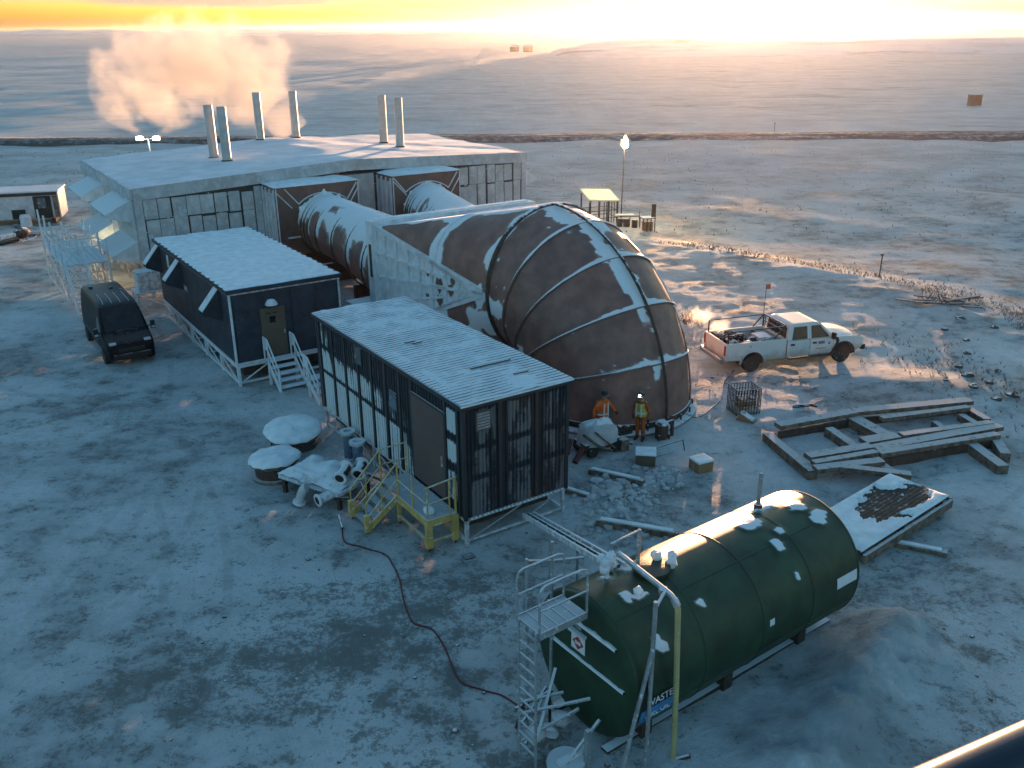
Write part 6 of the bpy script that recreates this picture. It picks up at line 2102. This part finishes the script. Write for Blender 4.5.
for z in (.5, 1.1):
    MB().beam((-1.2, -.8, z), (1.2, -.8, z), .06).beam((-1.2, .8, z), (1.2, .8, z), .06).beam((1.2, -.8, z), (1.2, .8, z), .06).build('rail', 'rust', sh)
for k in range(6):
    MB().box(.0 + k * .22, .06 + k * .22, -.84, -.80, .1, 1.75).build('slat', 'rust', sh)
cg = thing('valve_cage', 'rusty railed cage round valves right of the lamp mast', 'cage', (10.35, 68.6, ground_z(10.35, 68.6)), math.radians(10))
for x in (-.45, -.15, .15, .45):
    for y in (-.4, .4):
        MB().box(x - .03, x + .03, y - .03, y + .03, -.2, 1.0).build('bar', 'rust', cg)
MB().box(-.5, .5, -.45, .45, .95, 1.02).build('top', 'rust', cg)
MB().box(-.35, .35, -.3, .3, 0, .7).build('valve_box', 'cardboard', cg)
MB().box(.25, .6, -.1, -.04, .9, 2.0).build('back_board', 'rust', cg)
dp = thing('drum_row', 'rusty pipework and drums between shelter and cage', 'pipework', (9.0, 69.7, ground_z(9., 69.7)), 0)
for x in (-.6, -.1, .5):
    MB().lathe([(.24, -.1), (.24, .55), (.2, .6)], (x, R.uniform(-.3, .3), 0), n=14).build('drum', 'rust', dp, 40)
MB().tube((-.9, .2, .75), (1.1, .2, .8), .05, 8).tube((.9, .2, -.1), (.9, .2, 1.2), .03, 8).tube((.2, .3, -.1), (.2, .3, .8), .03, 8).build('pipe', 'rust', dp, 60)
MB().box(-.9, .5, .1, .7, .82, .88).build('shelf', 'canvas', dp)

fl = thing('floodlight_pole', 'white floodlight pole with two lit lamps behind the heater building', 'floodlight', (-26.9, 70.0, ground_z(-26.9, 70.)), 0)
MB().tube((0, 0, -.3), (-.12, 0, 6.8), .06, 8, .05).build('pole', 'frost_white', fl, 60)
MB().tube((-.8, 0, 6.8), (.55, 0, 6.86), .04, 8).build('arm', 'frost_white', fl, 60)
for x in (-.75, .5):
    o = MB().box(x - .24, x + .24, -.05, .2, 6.74, 7.04).build('lamp_housing', 'frost_grey', fl)
    MB().box(x - .2, x + .2, -.09, -.055, 6.79, 7.0).build('lens', 'lamp_cold', o)

# trailer and machines at the left edge
tr = thing('site_trailer', 'rimed grey site trailer with dark door at the left edge', 'trailer', (-41.5, 72.6, ground_z(-38, 72)), math.radians(15))
MB().box(-5.2, 5.2, 0, 3.0, .45, 2.55).build('body', 'panel', tr, bevel=.05)
MB().box(-5.3, 5.3, -.1, 3.1, 2.554, 2.68).build('roof', 'roof_snow', tr, bevel=.04)
MB().box(-5.25, 5.1, -.06, -.004, 2.30, 2.54).build('roof_edge', 'rust', tr)
d = MB().box(3.3, 4.6, -.05, -.004, .5, 2.25).build('door', 'black', tr)
MB().box(3.6, 4.2, -.07, -.051, 1.3, 2.1).build('pane', 'glass', d)
MB().box(1.6, 2.6, -.05, -.004, .5, 1.25).build('vent', 'black', tr)
w_ = MB().box(-.5, .6, -.05, -.004, 1.3, 2.1).build('window', 'rust', tr)
MB().box(-.4, .5, -.07, -.051, 1.38, 2.02).build('pane', 'canvas', w_)
MB().box(4.75, 5.1, -.045, -.004, .5, 2.25).build('side_trim', 'wood', tr)
for x in (-4, -1, 2, 4.5):
    MB().box(x - .15, x + .15, .3, 2.7, -.3, .45).build('support', 'rust', tr)
dr = thing('water_drum', 'white plastic drum by the trailer vent', 'drum', (-38.75, 72.6, ground_z(-38.8, 72.6)), 0)
MB().lathe([(.42, -.1), (.44, .2), (.42, .8), (.36, .86)], n=20).build('barrel', 'frost_white', dr, 40)
MB().lathe([(.37, .861), (.37, .93), (.1, .95)], n=20).build('lid', 'frost_white', dr, 40)
sm = thing('snowmobile', 'snow dusted snowmobile with dark cowl at the left edge', 'snowmobile', (-35.6, 64.6, ground_z(-35.6, 64.6)), math.radians(70))
MB().box(-1.3, .3, -.25, .25, .05, .35).build('track', 'black', sm, bevel=.08)
MB().box(-1.2, .1, -.22, .22, .42, .72).build('seat', 'frost_grey', sm, bevel=.08)
MB().lump((.75, 0, .55), .55, 4, (1.2, .75, .7), 12, .25).build('cowl', 'rust', sm, 60)
MB().prism([(.55, .85), (.75, .85), (.45, 1.2), (.38, 1.2)], lambda x, z: (x, -.25, z), lambda x, z: (x, .25, z)).build('windshield', 'glass', sm)
for y in (-.45, .45):
    MB().path([(.2, y, .06), (1.3, y, .06), (1.6, y, .22)], .05, 6).build('ski', 'frost_white', sm, 60)
    MB().tube((.7, y, .08), (.7, y * .4, .5), .03, 6).build('strut', 'rust', sm)
MB().tube((.35, -.4, 1.0), (.35, .4, 1.0), .025, 6).build('handlebar', 'black', sm)
sl2 = thing('cargo_sled', 'flat dark cargo sled lying near the snowmobile', 'sled', (-36.6, 68.2, ground_z(-36.6, 68.2)), math.radians(8))
MB().box(-1.0, 1.0, -.4, .4, .12, .2).build('deck', 'black', sl2)
for y in (-.35, .35):
    MB().path([(-1.0, y, .05), (1.0, y, .05), (1.2, y, .2)], .04, 6).build('runner', 'rust', sl2, 60)

# far small buildings on the plain
fs = thing('slatted_shed', 'small brown slatted shed far out on the right-hand plain', 'shed', (88.6, 181, ground_z(88.6, 181)), .1)
for k in range(9):
    MB().box(-1.7 + k * .4, -1.5 + k * .4, -1.2, -1.1, -.5, 2.3 + R.uniform(-.2, .2)).build('slat', 'wood_dark', fs)
    MB().box(-1.6 + k * .4, -1.4 + k * .4, 1.1, 1.2, -.5, 2.3).build('slat', 'wood_dark', fs)
for x in (-1.7, 1.8):
    MB().box(x - .06, x + .06, -1.1, 1.1, -.5, 2.2).build('wall', 'wood_dark', fs)
MB().box(-1.9, 2.0, -1.3, 1.3, 2.32, 2.45).build('roof', 'wood', fs)
fs.scale = (.55, .7, .85)
for lab, x, y in (('left of two tiny dark huts far out on the plain', 3.2, 620), ('right of two tiny dark huts far out on the plain', 11.6, 606)):
    t = thing('far_hut', lab, 'hut', (x, y, ground_z(x, y)), .1, 'huts on the plain')
    MB().box(-2.6, 2.6, -2, 2, -1, 3.2).build('wall', 'rust', t)
    MB().prism([(-2.9, 3.2), (2.9, 3.2), (2.2, 4.1), (-2.2, 4.1)], lambda a, z: (a, -2.2, z), lambda a, z: (a, 2.2, z)).build('roof', 'roof_snow', t)

# ------------------------------------------------------------------ lookout the picture is taken from
lk = thing('lookout_platform', 'dark steel handrail of the lookout tower in the bottom right corner', 'platform', (0, 0, 0), 0)
MB().box(-2.2, 2.2, -2.4, .30, 12.05, 12.12).build('deck', 'rust', lk)
for x in (-2.1, 2.1):
    for y in (-2.3, .2):
        MB().box(x - .1, x + .1, y - .1, y + .1, -.5, 12.05).build('leg', 'rust', lk)
rd = Vector((.141, .064, 0)).normalized()
rp = Vector((.374, .658, 13.104))
MB().tube(rp - rd * 1.6, rp + rd * 1.6, .030, 20).build('handrail', 'rail_paint', lk, 60)
MB().tube(rp - rd * 1.6 + Vector((0, 0, -.5)), rp + rd * 1.6 + Vector((0, 0, -.5)), .022, 12).build('mid_rail', 'rail_paint', lk, 60)
for s in (-1.5, 1.5):
    q = rp + rd * s
    MB().tube((q.x, q.y, 12.0), (q.x, q.y, 13.11), .028, 12).build('rail_post', 'rail_paint', lk, 60)
MB().beam(rp - rd * 1.9 + Vector((.06, -.24, -1.03)), rp + rd * 1.9 + Vector((.06, -.24, -1.03)), .6, .06).build('deck_edge', 'rust', lk)

# ------------------------------------------------------------------ steam and exhaust
def vapour(name, label, cat, loc, rad, dens, scale, blobs, thr, aniso=.35, seed=0.):
    g = MB().lump((0, 0, 0), 1.0, 5, rad, 24, .0)
    o = g.build(name, 'snow', None, None, loc=loc)
    tag(o, label, cat)
    t = NT(name + ' volume')
    tcn = t.new('ShaderNodeTexCoord')
    v = tcn.outputs['Object']
    # domain-warped noise
    w = t.new('ShaderNodeTexNoise'); t.l.new(v, w.inputs['Vector']); w.inputs['Scale'].default_value = scale * .55; w.inputs['Detail'].default_value = 2
    va = t.new('ShaderNodeVectorMath', operation='MULTIPLY_ADD')
    t.l.new(w.outputs['Color'], va.inputs[0]); va.inputs[1].default_value = (2.2 / scale * .35,) * 3; t.l.new(v, va.inputs[2])
    n1 = t.new('ShaderNodeTexNoise'); t.l.new(va.outputs[0], n1.inputs['Vector']); n1.inputs['Scale'].default_value = scale; n1.inputs['Detail'].default_value = 5; n1.inputs['Roughness'].default_value = .55
    tot = None
    for (c, r_, k) in blobs:
        s_ = t.new('ShaderNodeVectorMath', operation='SUBTRACT'); t.l.new(v, s_.inputs[0]); s_.inputs[1].default_value = c
        d_ = t.new('ShaderNodeVectorMath', operation='DIVIDE'); t.l.new(s_.outputs[0], d_.inputs[0]); d_.inputs[1].default_value = r_
        l_ = t.new('ShaderNodeVectorMath', operation='LENGTH'); t.l.new(d_.outputs[0], l_.inputs[0])
        e = t.ramp(l_.outputs['Value'], 1.0, .15, 0., k)
        tot = e if tot is None else t.math('MAXIMUM', tot, e)
    q = t.math('ADD', tot, t.math('MULTIPLY', t.math('SUBTRACT', n1.outputs['Fac'], .5), 2.3))
    den = t.math('MULTIPLY', t.math('MULTIPLY', t.ramp(q, thr, thr + .5), t.ramp(tot, 0., .12)), dens)
    p = t.new('ShaderNodeVolumePrincipled')
    p.inputs['Color'].default_value = (1, 1, 1, 1)
    t.l.new(den, p.inputs['Density'])
    p.inputs['Anisotropy'].default_value = aniso
    t.l.new(p.outputs[0], t.out.inputs['Volume'])
    o.data.materials.clear()
    o.data.materials.append(t.m)
    if hasattr(t.m.cycles, 'volume_step_rate'):
        t.m.cycles.volume_step_rate = .3
    return o
vapour('steam_plume', 'big billow of steam blowing left above the heater building roof', 'steam', (-26.6, 80.5, 10.2), (12., 7., 6.8),
       .21, .40, [((.4, 0, 1.0), (10.4, 5.4, 5.2), .85), ((4.4, 0, -.8), (4.6, 3.6, 4.6), .95), ((7.2, 0, -3.6), (2.6, 2.2, 2.3), .85), ((-4.2, 0, -1.6), (6.5, 4.0, 3.6), .62)], .12, .05)
vapour('exhaust_plume', 'small cloud of exhaust vapour at the tail of the pickup', 'exhaust vapour', (8.55, 38.0, 1.75), (1.6, 1.0, 1.1),
       .45, 1.9, [((-.35, 0, .25), (1.2, .9, .8), .7), ((.55, -.1, -.25), (1.0, .7, .7), .8)], .30, .5)
